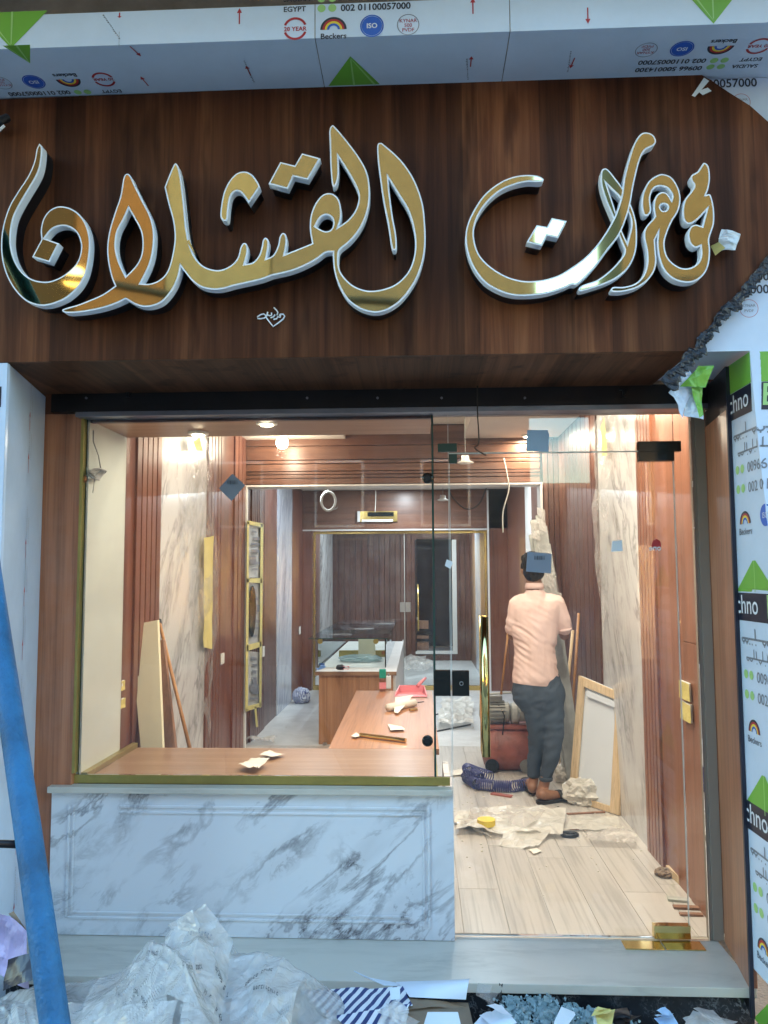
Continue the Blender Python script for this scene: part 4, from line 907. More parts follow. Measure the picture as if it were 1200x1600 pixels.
# ------------------------------------------------------------------ counters
ct = thing('wooden_counter', 'light brown wooden counter behind the window display', 'counter', (-.2, 1.8, 0))
def quadprism(pts, z0, z1, name, mat, parent, bevel=.002): return B().slab([(p[0], p[1], z1) for p in pts], (0, 0, z0-z1)).build(name, M[mat], parent, bevel)
ZT = .65
cq = [PZ(*p, ZT) for p in ((513, 1169), (686, 1169), (675, 1079), (557, 1079))]
cq[0].y = cq[1].y = DY1+.002; cq[2].y = cq[3].y
quadprism(cq, .62, ZT, 'top', 'counter_wood_y', ct)
quadprism([(cq[0].x+.02, cq[0].y+.01), (cq[1].x-.02, cq[1].y+.01), (cq[2].x-.02, cq[2].y-.02), (cq[3].x+.02, cq[3].y-.02)], .0, .62, 'body', 'oak', ct)
gc = thing('glass_counter', 'wooden counter with a long glass showcase box on top', 'counter', (-.6, 5, 0))
fl_, frr = PZ(498, 1163, 0), PZ(606, 1163, 0)
x0, x1, yc = fl_.x, PY(618, 1100, fl_.y).x, fl_.y
zt = PY(550, 1049, yc).z
box('front_panel', M['oak'], (x0, x1-.02, yc, yc+.02, 0, zt-.03), gc)
box('side_panel', M['dusty_top'], (x1-.0195, x1, yc, 8-.001, 0, zt-.03), gc)
box('side_panel', M['oak'], (x0, x0+.02, yc+.021, 7.3, 0, zt-.03), gc)
box('top', M['dusty_top'], (x0-.03, x1+.01, yc-.02, 7.35, zt-.029, zt), gc)
box('top_edge', M['counter_wood'], (x0-.032, x1+.012, yc-.03, yc-.0205, zt-.034, zt+.001), gc)
B().tube([(x0+.06, yc-.03, 0), (x0+.06, yc-.03, .02)], .02, 10).build('foot', M['steel'], gc)
ycs = yc+.3; gz1 = PY(550, 997, ycs).z
gx0, gx1 = PY(497, 1010, ycs).x, PY(602, 1010, ycs).x
gb = props(glass_box('glass_front', (gx0, gx1, ycs, ycs+.006, zt+.001, gz1-.007), gc, 'glass_case'))
box('pane_edge', M['black_gloss'], (gx1-.004, gx1+.004, ycs-.002, ycs+.008, zt+.001, gz1-.007), gc, 0)
glass_box('glass_side', (gx1, gx1+.006, ycs+.01, 7.2, zt+.001, gz1-.007), gc, 'glass_case')
glass_box('glass_side', (gx0-.006, gx0, ycs+.01, 7.2, zt+.001, gz1-.007), gc, 'glass_case')
for k, (ya, yb_) in enumerate(((ycs-.05, ycs+1.05), (ycs+1.06, 7.2))):
    box('glass_top', M['glass_case'], (gx0-.09, gx1+.03, ya, yb_, gz1-.006, gz1+.002), gc, 0)
    box('pane_edge', M['glass_edge'], (gx0-.09, gx1+.03, ya-.003, ya-.0005, gz1-.006, gz1+.002), gc, 0)
crumple_patch('dusty_film', [(gx0-.05, ycs+1.1, gz1+.012), (gx1+.02, ycs+1.1, gz1+.012), (gx1+.02, 7.1, gz1+.012), (gx0-.05, 7.1, gz1+.012)], 'streaks', gc, n=24, amp=.012, freq=5, seed=4)
for x in (gx0+.02, gx1-.09): B().lathe((x, ycs-.015, gz1-.03), [(.02, 0), (.026, .004), (.026, .014)], 14, 'Y').build('clamp', M['brass_dull'], gc)
B().lathe((gx1-.02, ycs-.015, gz1-.14), [(.014, 0), (.018, .004), (.018, .014)], 14, 'Y').build('clamp', M['bronze'], gc)
box('rear_sill', M['brass_dull'], (gx0+.1, gx1, ycs+1.0, ycs+1.03, zt+.001, zt+.07), gc)
for k in range(7):
    xx, yy = gx0+.05+.09*k % .7, ycs+.3+k*.45; q = [Vector((xx, yy, gz1+.006)), Vector((xx+.25, yy+.04, gz1+.006)), Vector((xx+.22, yy+.2, gz1+.006)), Vector((xx+.02, yy+.16, gz1+.006))]
    crumple_patch('pale_streak', q, 'streaks' if k % 2 else 'sheet_clear', gc, 8, .004, 9, k)  # thin pale streak patches lying on the glass top
# things on the counters
o = box('cream_box', M['cream_board'], (gx0+.32, gx0+.5, ycs+.9, ycs+1.0, zt+.001, zt+.2), None, .004, label='pale cream cardboard box inside the glass showcase', cat='box')
p = Vector((gx1-.28, ycs+.6, zt+.03)); crumple_ball('plastic_bag', p, (.2, .2, .03), 'shard', seed=12, amp=.3, sub=3, loc=p, label='crumpled pale blue plastic bag inside the glass showcase', cat='bag')
def folds(t, p, rad, mat, seed, n_f=3, res=16):
    r_ = random.Random(seed)
    for k in range(n_f):
        a = r_.uniform(0, 6.3); q = []
        for j in range(4):
            b_ = a + j*math.pi/2 + r_.uniform(-.4, .4); m = r_.uniform(.8, 1.2)*(1-.17*k)
            q.append(p + Vector((rad[0]*m*math.cos(b_), rad[1]*m*math.sin(b_), rad[2]*(r_.uniform(-.5, .6)+.4*k-.1))))
        crumple_patch('fold', q, mat, t, res, rad[0]*.26, .5/rad[0], seed+k*5)
def crumpled(label, px, py, z, rad, mat, seed, name='crumpled_paper', cat='paper', amp=.35, sub=3):
    p = PZ(px, py, z); p.z = z+rad[2]*.75; t = thing(name, label, cat, tuple(p)); folds(t, p, rad, mat, seed, 4 if rad[0] > .08 else 3, 20 if rad[0] > .08 else 12)
    for c in t.children:
        for v in c.data.vertices:
            if v.co.z + p.z < z+.002: v.co.z = z+.002-p.z+abs(v.co.z)*.02
    return t
crumpled('crumpled bright blue plastic bag at the left end of the glass counter', 502, 1050, zt, (.06, .05, .04), 'blue_bag', 21, 'plastic_bag', 'bag')
gl = crumpled('dark and pink work glove on top of the glass counter', 541, 1051, zt, (.05, .04, .03), 'pink', 22, 'work_glove', 'glove')
crumple_ball('cuff', PZ(534, 1050, zt)+Vector((-.01, -.02, .045)), (.035, .03, .022), 'black', gl, seed=3, sub=3)
# spray bottle
p = PZ(598, 1080, ZT); sbt = thing('spray_bottle', 'bottle with green cap and brown label on the wooden counter', 'bottle', tuple(p))
B().box(p.x-.025, p.x+.025, p.y-.02, p.y+.02, ZT+.001, ZT+.1).build('body', M['bronze'], sbt, .008); B().box(p.x-.0255, p.x+.0255, p.y-.0205, p.y+.0205, ZT+.02, ZT+.07).build('label_band', M['pink'], sbt)
B().box(p.x-.026, p.x+.026, p.y-.018, p.y+.018, ZT+.101, ZT+.17).build('cap', M['teal'], sbt, .006)
p = PZ(606, 1076, ZT); wc = thing('white_canister', 'small white plastic canister beside the green capped bottle', 'canister', tuple(p)); B().box(p.x-.012, p.x+.025, p.y-.02, p.y+.03, ZT+.001, ZT+.1).build('body', M['sticker_white'], wc, .006); B().box(p.x-.002, p.x+.014, p.y-.01, p.y+.012, ZT+.1005, ZT+.118).build('cap', M['ink_grey'], wc, .002)
# dustpan
p = PZ(640, 1088, ZT); dp = thing('dustpan', 'pink plastic dustpan lying on the wooden counter', 'dustpan', tuple(p))
b = B(); X0_, X1_, yA, yBk = p.x-.11, p.x+.13, p.y-.06, p.y+.16
bot = [(X0_, yA, ZT+.004), (X1_, yA, ZT+.004), (X1_-.02, yBk, ZT+.004), (X0_+.03, yBk, ZT+.004)]
b.slab(bot, (0, 0, .004)); b.hexa([(X0_, yA, ZT+.009), (X0_+.03, yBk, ZT+.009), (X0_+.03, yBk, ZT+.06), (X0_+.0, yA+.03, ZT+.02)], [(X0_+.006, yA, ZT+.009), (X0_+.036, yBk, ZT+.009), (X0_+.036, yBk, ZT+.06), (X0_+.006, yA+.03, ZT+.02)])
b.hexa([(X1_, yA, ZT+.009), (X1_-.02, yBk, ZT+.009), (X1_-.02, yBk, ZT+.06), (X1_, yA+.03, ZT+.02)], [(X1_-.006, yA, ZT+.009), (X1_-.026, yBk, ZT+.009), (X1_-.026, yBk, ZT+.06), (X1_-.006, yA+.03, ZT+.02)])
b.slab([(X0_+.036, yBk-.001, ZT+.009), (X1_-.026, yBk-.001, ZT+.009), (X1_-.026, yBk-.001, ZT+.06), (X0_+.036, yBk-.001, ZT+.06)], (0, -.006, 0)); b.build('pan', M['pink'], dp, 0)
B().tube([((X0_+X1_)/2+.05, yBk-.02, ZT+.058), ((X0_+X1_)/2+.09, yBk+.05, ZT+.09), ((X0_+X1_)/2+.11, yBk+.1, ZT+.1)], [.014, .012, .01], 10).build('handle', M['pink'], dp, smooth=True)
# tubes, papers
def flat_paper(label, pts, z, mat='paper', seed=1, amp=.004, n=10, name='paper_sheet', cat='paper', freq=14):
    q = [PZ(a, b_, z)+Vector((0, 0, amp*1.8+.002)) for a, b_ in pts]; c = sum(q, Vector())/4
    return crumple_patch(name, q, mat, None, n, amp, freq, seed, loc=c, label=label, cat=cat)
pa, pb = PZ(563, 1152, ZT), PZ(634, 1161, ZT); rr = .012
bt = B(); bt.tube([pa+Vector((0, 0, rr+.001)), pb+Vector((0, 0, rr+.001))], rr, 14); bt.build('brass_tube', M['gold_bright'], None, label='shiny brass tube lying across the wooden counter', cat='tube', loc=pa)
flat_paper('white paper sheet lying in the middle of the wooden counter', [(606, 1134), (610, 1144), (633, 1143), (628, 1137)], ZT, seed=3)
flat_paper('small torn paper at the left end of the brass tube', [(549, 1153), (556, 1156), (566, 1151), (556, 1147)], ZT, seed=4)
pr_ = thing('paper_roll', 'white paper roll with a loose sheet on the wooden counter', 'paper roll', tuple(PZ(625, 1108, ZT)))
a, c = PZ(606, 1112, ZT), PZ(648, 1104, ZT); B().tube([a+Vector((0, 0, .026)), c+Vector((0, 0, .026))], .025, 16).build('roll', M['paper'], pr_, smooth=True)
crumple_patch('loose_sheet', [PZ(616, 1116, ZT)+Vector((0, 0, .01)), PZ(622, 1118, ZT)+Vector((0, 0, .01)), PZ(646, 1098, ZT)+Vector((0, 0, .05)), PZ(618, 1102, ZT)+Vector((0, 0, .055))], 'paper', pr_, 8, .004)
B().tube([PZ(648, 1103, ZT)+Vector((0, 0, .02)), PZ(662, 1101, ZT)+Vector((0, 0, .02))], .004, 6).build('rod', M['wire'], None, label='thin dark rod sticking out behind the paper roll', cat='rod', loc=PZ(650, 1103, ZT))
B().tube([PZ(640, 1112, ZT)+Vector((0, 0, .01)), PZ(652, 1111, ZT)+Vector((0, 0, .01))], .009, 8).build('tape_roll', M['brass'], None, label='short brass piece in front of the paper roll', cat='tube', loc=PZ(645, 1112, ZT))
flat_paper('crumpled paper tissue behind the other one on the window shelf', [(405, 1184), (424, 1188), (446, 1182), (420, 1177)], .652, seed=6, amp=.006)
flat_paper('crumpled white tissue nearest the glass on the window shelf', [(372, 1203), (400, 1210), (421, 1197), (395, 1193)], .652, seed=8, amp=.012, n=14)

# ------------------------------------------------------------------ things leaning on the left
XW = XL+.02
def lean_board(name, label, cat, pts_top, pts_bot, th, mat, ztop_y, yb, parent=None):
    a, b_ = [PY(*p, ztop_y) for p in pts_top]; c, d = [PY(*p, yb) for p in pts_bot]
    o = B().hexa([a, b_, d, c], [q+Vector((th*.3, th, 0)) for q in (a, b_, d, c)])
    return o.build(name, M[mat], parent, .001, label=label, cat=cat, loc=c)
lean_board('leaning_board', 'tall cream board leaning on the left wall behind the display', 'board', ((203, 977), (246, 969)), ((226, 1240), (257, 1240)), .018, 'cream_board', 1.15, .95)
lean_board('leaning_board', 'dark narrow board between the cream board and the window display', 'board', ((203, 990), (206, 990)), ((197, 1240), (223, 1240)), .012, 'dark_wood', 1.2, .98)
lean_board('leaning_board', 'narrow brown board behind the cream board', 'board', ((247, 1000), (255, 1000)), ((258, 1240), (282, 1240)), .02, 'brown_board', 1.3, 1.1)
bs = thing('broom', 'orange brown wooden broom handle leaning behind the cream board', 'broom', tuple(PY(300, 1180, 1.0)))
B().tube([PY(249, 972, 1.45), PY(304, 1200, 1.0)], .011, 8).build('handle', M['broom_wood'], bs, smooth=True); B().tube([PY(248.5, 968, 1.455), PY(250, 976, 1.445)], .013, 8).build('end_cap', M['black'], bs)
wcn = thing('wire_bundle', 'coil of thin electric wire hanging inside the cream side panel', 'wire', tuple(PX(150, 740, DX0)))
XWB = DX0+.018
pts = [PX(146, 672, XWB), PX(146, 690, XWB), PX(154, 712, XWB), PX(158, 735, XWB)]; B().tube(pts, .0035, 5).build('wire', M['tubewire'], wcn, smooth=True)
b = B(); 
for k in range(7):
    c = PX(152, 741, XWB)+Vector((.0, .01*k-.03, 0)); a0_ = rnd.random()*3; b.tube([c + Vector((.012*math.sin(a*2), .06*math.cos(a), .022*math.sin(a)+.022*math.cos(a)*.8)) for a in [a0_+i*math.pi/6 for i in range(12)]], .003, 5, closed=True)
b.tube([PX(148, 748, XWB), PX(145, 770, XWB)], .002, 5); b.build('coil', M['tubewire'], wcn, smooth=True)
# tape and plastic over left marble
pf = thing('protective_film', 'clear plastic film with yellow tape hanging over the left marble panel', 'film', (XL+.05, 2.4, 1.4))
crumple_patch('film_sheet', [(XL+.03, 1.6, 2.6), (XL+.03, 2.55, 2.65), (XL+.06, 2.75, 1.2), (XL+.04, 2.5, .3)], 'sheet_clear', pf, 26, .035, 3, 3)
crumple_patch('tape_strip', [PX(319, 840, XL+.05), PX(334, 838, XL+.05), PX(331, 1014, XL+.05), PX(319, 1012, XL+.05)], 'tape', pf, 12, .006, 9, 2)
crumple_patch('tape_strip', [PX(303, 690, XL+.05), PX(312, 684, XL+.05), PX(318, 705, XL+.05), PX(307, 705, XL+.05)], 'tape', pf, 6, .004, 9, 2)
pf = thing('protective_film', 'clear plastic film gathered beside the right marble panel', 'film', (XR-.05, 2.4, 1.4))
crumple_patch('film_sheet', [PX(928, 655, XR-.03), PX(960, 640, XR-.03), PX(940, 1000, XR-.03), PX(926, 830, XR-.06)], 'sheet_clear', pf, 24, .03, 4, 9)
crumple_patch('tape_strip', [PX(938, 668, XR-.04), PX(944, 650, XR-.04), PX(948, 712, XR-.04), PX(940, 712, XR-.04)], 'tape', pf, 8, .004, 9, 2)
# newspaper covered niche
nw = thing('taped_newspaper', 'newspaper sheets taped over a niche in the left wall of the second room', 'newspaper', (XL+.02, 4.4, 1.2))
XN = XL+.02
for a, b_ in ((815, 905), (905, 1012), (1012, 1108)):
    q = [PX(388, a+5, XN), PX(409, a+8, XN), PX(407, b_-3, XN), PX(386, b_-2, XN)]; crumple_patch('news_sheet', q, 'newspaper', nw, 8, .004, 6, a)
    for k in range(7):
        t = .1+.12*k; l = q[0].lerp(q[3], t); rr_ = q[1].lerp(q[2], t); u0, u1 = rnd.uniform(.05, .3), rnd.uniform(.5, .95)
        hh = Vector((0, 0, rnd.choice((.02, .03, .07)))); s0, s1 = l.lerp(rr_, u0)+Vector((.012, 0, 0)), l.lerp(rr_, u1)+Vector((.012, 0, 0))
        B().hexa([s0, s1, s1-hh, s0-hh], [v+Vector((.001, 0, 0)) for v in (s0, s1, s1-hh, s0-hh)]).build('printed_block', M['ink_grey'], nw)
def tape(pts, parent, x, th=.003):
    B().hexa([PX(a, b_, x) for a, b_ in pts], [PX(a, b_, x)+Vector((th if x < 0 else -th, 0, 0)) for a, b_ in pts]).build('tape_strip', M['tape'], parent)
for pts in ([(386, 815), (389, 815), (387, 1110), (383, 1110)], [(407, 818), (411, 820), (408, 1105), (405, 1106)], [(386, 813), (410, 818), (410, 824), (386, 819)], [(385, 904), (409, 903), (409, 911), (385, 910)], [(385, 1008), (408, 1002), (408, 1010), (385, 1018)], [(384, 1104), (407, 1098), (407, 1104), (384, 1112)], [(397, 1104), (400, 1104), (403, 1136), (400, 1136)]): tape(pts, nw, XN+.016)
op = thing('oval_mirror', 'dark oval opening showing between the taped newspapers', 'mirror', tuple(PX(394, 955, XN+.014)))
c = PX(394, 955, XN+.014); B().slab([c+Vector((0, .16*math.cos(a), .24*math.sin(a))) for a in [i*math.pi/12 for i in range(24)]], (.003, 0, 0)).build('dark_glass', M['black_gloss'], op)
# sockets
def socket(px, py, label, side=-1, w=.09, h=.09, mat='tape', x=None):
    X = x if x is not None else (XL+.016 if side < 0 else XR-.008)
    p = PX(px, py, X); t = thing('wall_socket', label, 'socket', tuple(p)); s = 1 if side < 0 else -1
    B().box(min(p.x, p.x+.008*s), max(p.x, p.x+.008*s), p.y-w/2, p.y+w/2, p.z-h/2, p.z+h/2).build('plate', M['white_paint'], t, .002)
    X2 = p.x+.009*s
    if mat: crumple_patch('masking_tape', [(X2+.003*s, p.y-w*.55, p.z+h*.45), (X2+.003*s, p.y+w*.55, p.z+h*.5), (X2+.003*s, p.y+w*.55, p.z-h*.5), (X2+.003*s, p.y-w*.6, p.z-h*.5)], mat, t, 8, .003, 20, px)
socket(1073, 1079, 'taped wall socket on the right wall, upper of two', 1, .13, .085); socket(1075, 1112, 'taped wall socket on the right wall, lower of two', 1, .13, .085)
socket(189, 1071, 'taped wall socket low on the left wall, upper of two', -1, .06, .05); socket(189, 1099, 'taped wall socket low on the left wall, lower of two', -1, .06, .05)
socket(347, 1029, 'white wall socket on the left wall before the portal', -1, .1, .085, None); socket(411, 1018, 'small white socket beside the taped newspapers', -1, .1, .1, None)
socket(468, 985, 'small socket near the inner pier on the left wall', -1, .12, .1, None)

# ------------------------------------------------------------------ lights in the shop (real fittings)
LK = .0242
def spot_light(label, p, power, color, r=.045, warm=True, spot=None):
    t = thing('downlight', label, 'ceiling light', tuple(p)); z = p[2]
    B().lathe((p[0], p[1], z-.0155), [(r*.75, 0), (r*1.25, .003), (r*1.25, .014)], 22).build('rim', M['white_paint'], t, smooth=False)
    B().lathe((p[0], p[1], z-.018), [(r*.72, 0), (r*.72, .002)], 20).build('lens', M['lamp_warm' if warm else 'lamp_cool'], t)
    ld = bpy.data.lights.new('lamp', 'AREA'); ld.shape = 'DISK'; ld.size = r*2; ld.energy = power*LK; ld.color = color
    lo = bpy.data.objects.new('lamp', ld); col.objects.link(lo); lo.parent = t; lo.location = (0, 0, -.022)
WARM = (1, .87, .70); NEU = (1, .93, .82); COOL = (.84, .92, 1)
spot_light('downlight at the glass in the window display soffit', (PZ(400, 642, 2.262).x, .26, 2.262), 7, WARM, .04)
spot_light('downlight in the window display soffit above the cream panel', (-1.1, .5, 2.262), 6, WARM, .04)
p = PZ(851, 637, 2.79); spot_light('ceiling downlight nearest the front on the right', tuple(p), 24, WARM, .05)
p = PZ(824, 680, 2.79); spot_light('ceiling downlight half hidden behind the blue sticker', (p.x, p.y, 2.79), 26, WARM, .045)
spot_light('ceiling downlight above the door inside, nearer the window', (.35, .58, 2.79), 55, WARM, .05)
spot_light('ceiling downlight above the door inside, nearer the right wall', (.95, .58, 2.79), 50, WARM, .05)
spot_light('ceiling downlight in front of the right slats', (.75, 1.7, 2.79), 20, WARM, .05)
spot_light('ceiling downlight above the wooden counter', (-.1, 1.0, 2.80), 26, WARM, .05)
spot_light('ceiling downlight by the left marble panel', (-1.0, 1.75, 2.80), 30, WARM, .05)
spot_light('cool downlight left of the passage in the second room', (-1.1, 5.0, 2.72), 45, COOL, .05, False)
spot_light('cool downlight right of the passage in the second room', (.6, 5.0, 2.72), 45, COOL, .05, False)
spot_light('cool downlight over the rear of the second room', (-.2, 6.7, 2.72), 75, COOL, .05, False)
spot_light('cool downlight in the back room', (-.8, 9, 2.72), 75, COOL, .05, False)
spot_light('cool downlight in the back room near the white frame', (.3, 10, 2.72), 75, COOL, .05, False)
# hanging bulb
bp_ = PZ(440, 678, 2.80); hb = thing('spot_lamp', 'bright round spot lamp hanging below the ceiling near the portal', 'lamp', tuple(bp_)); q = PY(441, 692, bp_.y)
B().tube([(q.x, q.y, 2.80), (q.x, q.y, q.z+.04)], .012, 8).build('stem', M['white_paint'], hb)
bm = bmesh.new(); bmesh.ops.create_uvsphere(bm, u_segments=16, v_segments=10, radius=.055); b = B(); b.v = [q+v.co for v in bm.verts]; b.f = [tuple(v.index for v in f.verts) for f in bm.faces]; bm.free()
b.build('bulb', M['lamp_warm'], hb, smooth=True)
ld = bpy.data.lights.new('lamp', 'POINT'); ld.energy = 22*LK; ld.color = WARM; ld.shadow_soft_size = .05
lo = bpy.data.objects.new('lamp', ld); col.objects.link(lo); lo.parent = hb; lo.location = (q.x-bp_.x, q.y-bp_.y-.08, q.z-bp_.z-.1)
# hanging spotlights, ring, wires
def hanging(label, x, y, ytop, Y, parent=None):
    p = PY(x, y, Y); t = thing('hanging_spotlight', label, 'spotlight', tuple(p)); top = PY(x, ytop, Y)
    B().tube([(p.x, p.y, top.z), (p.x, p.y, p.z)], .0025, 5).build('cord', M['tubewire'], t)
    B().lathe((p.x, p.y, p.z-.045), [(.055, 0), (.058, .006), (.03, .02), (.026, .05)], 18).build('head', M['white_paint'], t); B().box(p.x-.028, p.x+.02, p.y-.02, p.y+.02, p.z-.02, p.z+.01).build('clip', M['steel'], t, .003)
    return t
hanging('unfitted spotlight hanging on its cord above the door opening', 727, 714, 640, 2.2)
hanging('small unfitted spotlight hanging in the second room', 692, 775, 758, 4.6)
p = PY(513, 783, 5.0); rg = thing('ring_lamp', 'white ring lamp hanging in the second room', 'lamp', tuple(p)); c = p
B().tube([c+Vector((.075*math.cos(a), 0, .1*math.sin(a))) for a in [i*math.pi/12 for i in range(24)]], .014, 8, closed=True).build('ring', M['white_paint'], rg, smooth=True)
B().tube([c+Vector((0, 0, .1)), c+Vector((-.01, 0, .3))], .012, 6).build('stem', M['white_paint'], rg, smooth=True); B().tube([c+Vector((.02, 0, -.1)), c+Vector((.09, 0, -.08)), c+Vector((.1, 0, -.06))], .006, 6).build('hook', M['steel'], rg)
def wire(label, pts, Y, r=.004, mat='wire', cat='wire'):
    q = [PY(a, b_, Y) for a, b_ in pts]; s = [Vector((v.x, Y, v.y)) for v in smooth_open([(p.x, p.z) for p in q])]
    return B().tube(s, r, 6).build('cable', M[mat], None, smooth=True, label=label, cat=cat, loc=s[0])
def smooth_open(P, sub=6):
    P = [Vector(p) for p in P]; out = []
    for i in range(len(P)-1):
        a = P[max(i-1, 0)]; b_ = P[i]; c = P[i+1]; d = P[min(i+2, len(P)-1)]
        for k in range(sub):
            t = k/sub; out.append(.5*((2*b_)+(c-a)*t+(2*a-5*b_+4*c-d)*t*t+(3*b_-a-3*c+d)*t**3))
    return out+[P[-1]]
wire('thin black cable hanging from the beam in front of the transom', [(746, 590), (746, 640), (748, 690), (742, 700), (760, 712)], .05, .003)
wire('pale cable hanging from the right portal pier', [(787, 716), (792, 740), (795, 765), (786, 800), (786, 832)], 3.75, .006, 'wire_w')
wire('dark cable looping across the inner wooden header', [(700, 762), (708, 778), (728, 795), (748, 788), (760, 762)], 7.3, .008)
wire('thin wire loop hanging under the shutter box', [(610, 592), (616, 606), (632, 607), (648, 592)], .06, .0012, 'wire')
ac = thing('vent_grille', 'shiny brass vent grille in the wooden header of the rear portal', 'vent', tuple(PY(592, 807, 7.38)))
a, c = PY(563, 799, 7.38), PY(621, 815, 7.38)
box('surround', M['brass'], (a.x, c.x, 7.37, 7.398, c.z, a.z), ac); box('slot', M['black_gloss'], (a.x+.1, c.x-.05, 7.362, 7.369, (a.z+c.z)/2, a.z-.015), ac); box('lower_lip', M['white_strip'], (a.x+.02, c.x-.06, 7.355, 7.369, c.z, c.z+.03), ac); box('side_block', M['white_strip'], (a.x-.04, a.x+.0-.002, 7.36, 7.398, c.z, a.z), ac)
wire('thin wire hanging over the brass vent grille', [(587, 766), (587, 780), (586, 800)], 7.2, .005, 'wire_w')
# ------------------------------------------------------------------ the worker
def remesh_union(parts, voxel, smooth_it=3, name='body'):
    """parts: list of chains [(point, radius) ...] or ('ell', centre, radii, euler); union by voxel remesh into one continuous surface"""
    b = B()
    for ch in parts:
        if ch[0] == 'ell':
            bm = bmesh.new(); bmesh.ops.create_icosphere(bm, subdivisions=3, radius=1); rot = Euler(ch[3]).to_matrix() if len(ch) > 3 else Matrix.Identity(3)
            n = len(b.v); b.v += [Vector(ch[1]) + rot @ Vector((v.co.x*ch[2][0], v.co.y*ch[2][1], v.co.z*ch[2][2])) for v in bm.verts]
            b.f += [tuple(v.index+n for v in f.verts) for f in bm.faces]; bm.free()
        elif ch[0] == 'box': b.box(*ch[1])
        else:
            pts = [Vector(p) for p, r_ in ch]; rs = [r_ for p, r_ in ch]
            P, Rr = [], []
            for i in range(len(pts)-1):
                for k in range(6): t = k/6; t2 = t*t*(3-2*t); P.append(pts[i].lerp(pts[i+1], t)); Rr.append(rs[i]*(1-t2)+rs[i+1]*t2)
            P.append(pts[-1]); Rr.append(rs[-1])
            b.tube(P, Rr, 16)
            for q, rq in ((pts[0], rs[0]), (pts[-1], rs[-1])): 
                bm = bmesh.new(); bmesh.ops.create_icosphere(bm, subdivisions=2, radius=rq*.99); n = len(b.v)
                b.v += [q+v.co for v in bm.verts]; b.f += [tuple(v.index+n for v in f.verts) for f in bm.faces]; bm.free()
    me = bpy.data.meshes.new(name); me.from_pydata([tuple(p) for p in b.v], [], b.f); o = bpy.data.objects.new(name, me); col.objects.link(o)
    md = o.modifiers.new('r', 'REMESH'); md.mode = 'VOXEL'; md.voxel_size = voxel
    sm = o.modifiers.new('s', 'SMOOTH'); sm.factor = .5; sm.iterations = smooth_it
    out = eval_mesh(o); bpy.data.objects.remove(o); bpy.data.meshes.remove(me)
    return out
def place_mesh(me, name, mat, parent, disp=None, label=None):
    org = origin_of(parent)
    if disp:
        ns = [v.normal.copy() for v in me.vertices]
        for v, n in zip(me.vertices, ns): v.co += n*disp(v.co, n)
    me.transform(Matrix.Translation(-org)); me.materials.clear(); me.materials.append(mat); me.shade_smooth(); me.name = name
    o = bpy.data.objects.new(name, me); col.objects.link(o); o.parent = parent
    return props(o, label)
base = PZ(846, 1247, 0)
YM = base.y
person = thing('person', 'worker in pink polo shirt, grey trousers and sandals standing with his back turned', 'person', tuple(base))
def m_(px, py, dy=0): return PY(px, py, YM+dy)
def mz(px, z, dy=0): q = m_(px, 1000, dy); return Vector((q.x, YM+dy, z))
sc_ = (YM-CAM.y)/FPX    # metres per px at the worker
hd = m_(833, 888); 
parts = [
 ('ell', hd+Vector((0, 0, .005)), (.074, .092, .105)), ('ell', hd+Vector((0, .03, -.055)), (.055, .065, .06)),
 [(hd+Vector((0, .0, -.05)), .054), (m_(835, 924), .058)],
 # torso core
 [(m_(836, 940), .07), (m_(838, 975), .085), (m_(836, 1020), .085), (m_(842, 1065), .085), (m_(845, 1085), .085)],
 [(m_(812, 945), .04), (m_(864, 945), .04)],
 # left arm bent forward (holding the studs)
 [(m_(809, 948), .04), (m_(801, 975, .02), .038), (m_(801, 993, .06), .036), (m_(815, 985, .22), .03), (m_(838, 975, .33), .024)],
 [(m_(867, 948), .04), (m_(879, 972, .0), .038), (m_(882, 993, .05), .036), (m_(878, 985, .2), .03), (m_(872, 978, .3), .024)],
 # legs
 [(m_(832, 1078), .06), (m_(839, 1140, .0), .045), (m_(838, 1170, .03), .04), (m_(834, 1215, .05), .034), (m_(832, 1232, .04), .034)],
 [(m_(855, 1080), .06), (m_(866, 1140, -.04), .045), (m_(861, 1175, -.05), .04), (m_(851, 1222, -.06), .036), (m_(846, 1242, -.05), .04)],
]
# feet
fL = PZ(831, 1239, 0); fL.z = 0; fR = PZ(848, 1256, 0); fR.z = 0
def foot(h, d):
    d = Vector(d).normalized(); up = Vector((0, 0, .03))
    return [[(h+Vector((0, 0, .055)), .033), (h+d*.06+Vector((0, 0, .05)), .034), (h+d*.14+Vector((0, 0, .038)), .03), (h+d*.19+Vector((0, 0, .03)), .022)]] + \
      [[(h+d*.17+Vector((-d.y, d.x, 0))*s+Vector((0, 0, .03)), .011), (h+d*(.225-abs(s-.0)*.6)+Vector((-d.y, d.x, 0))*s*1.1+Vector((0, 0, .027)), .009)] for s in (-.034, -.018, -.002, .014, .031)]
dL, dR = (-.15, .95, 0), (.85, .5, 0)
parts += foot(fL, dL) + foot(fR, dR)
parts += [[(m_(832, 1230, .03), .036), (fL+Vector((0, 0, .06)), .034)], [(m_(846, 1242, -.05), .04), (fR+Vector((0, 0, .06)), .036)]]
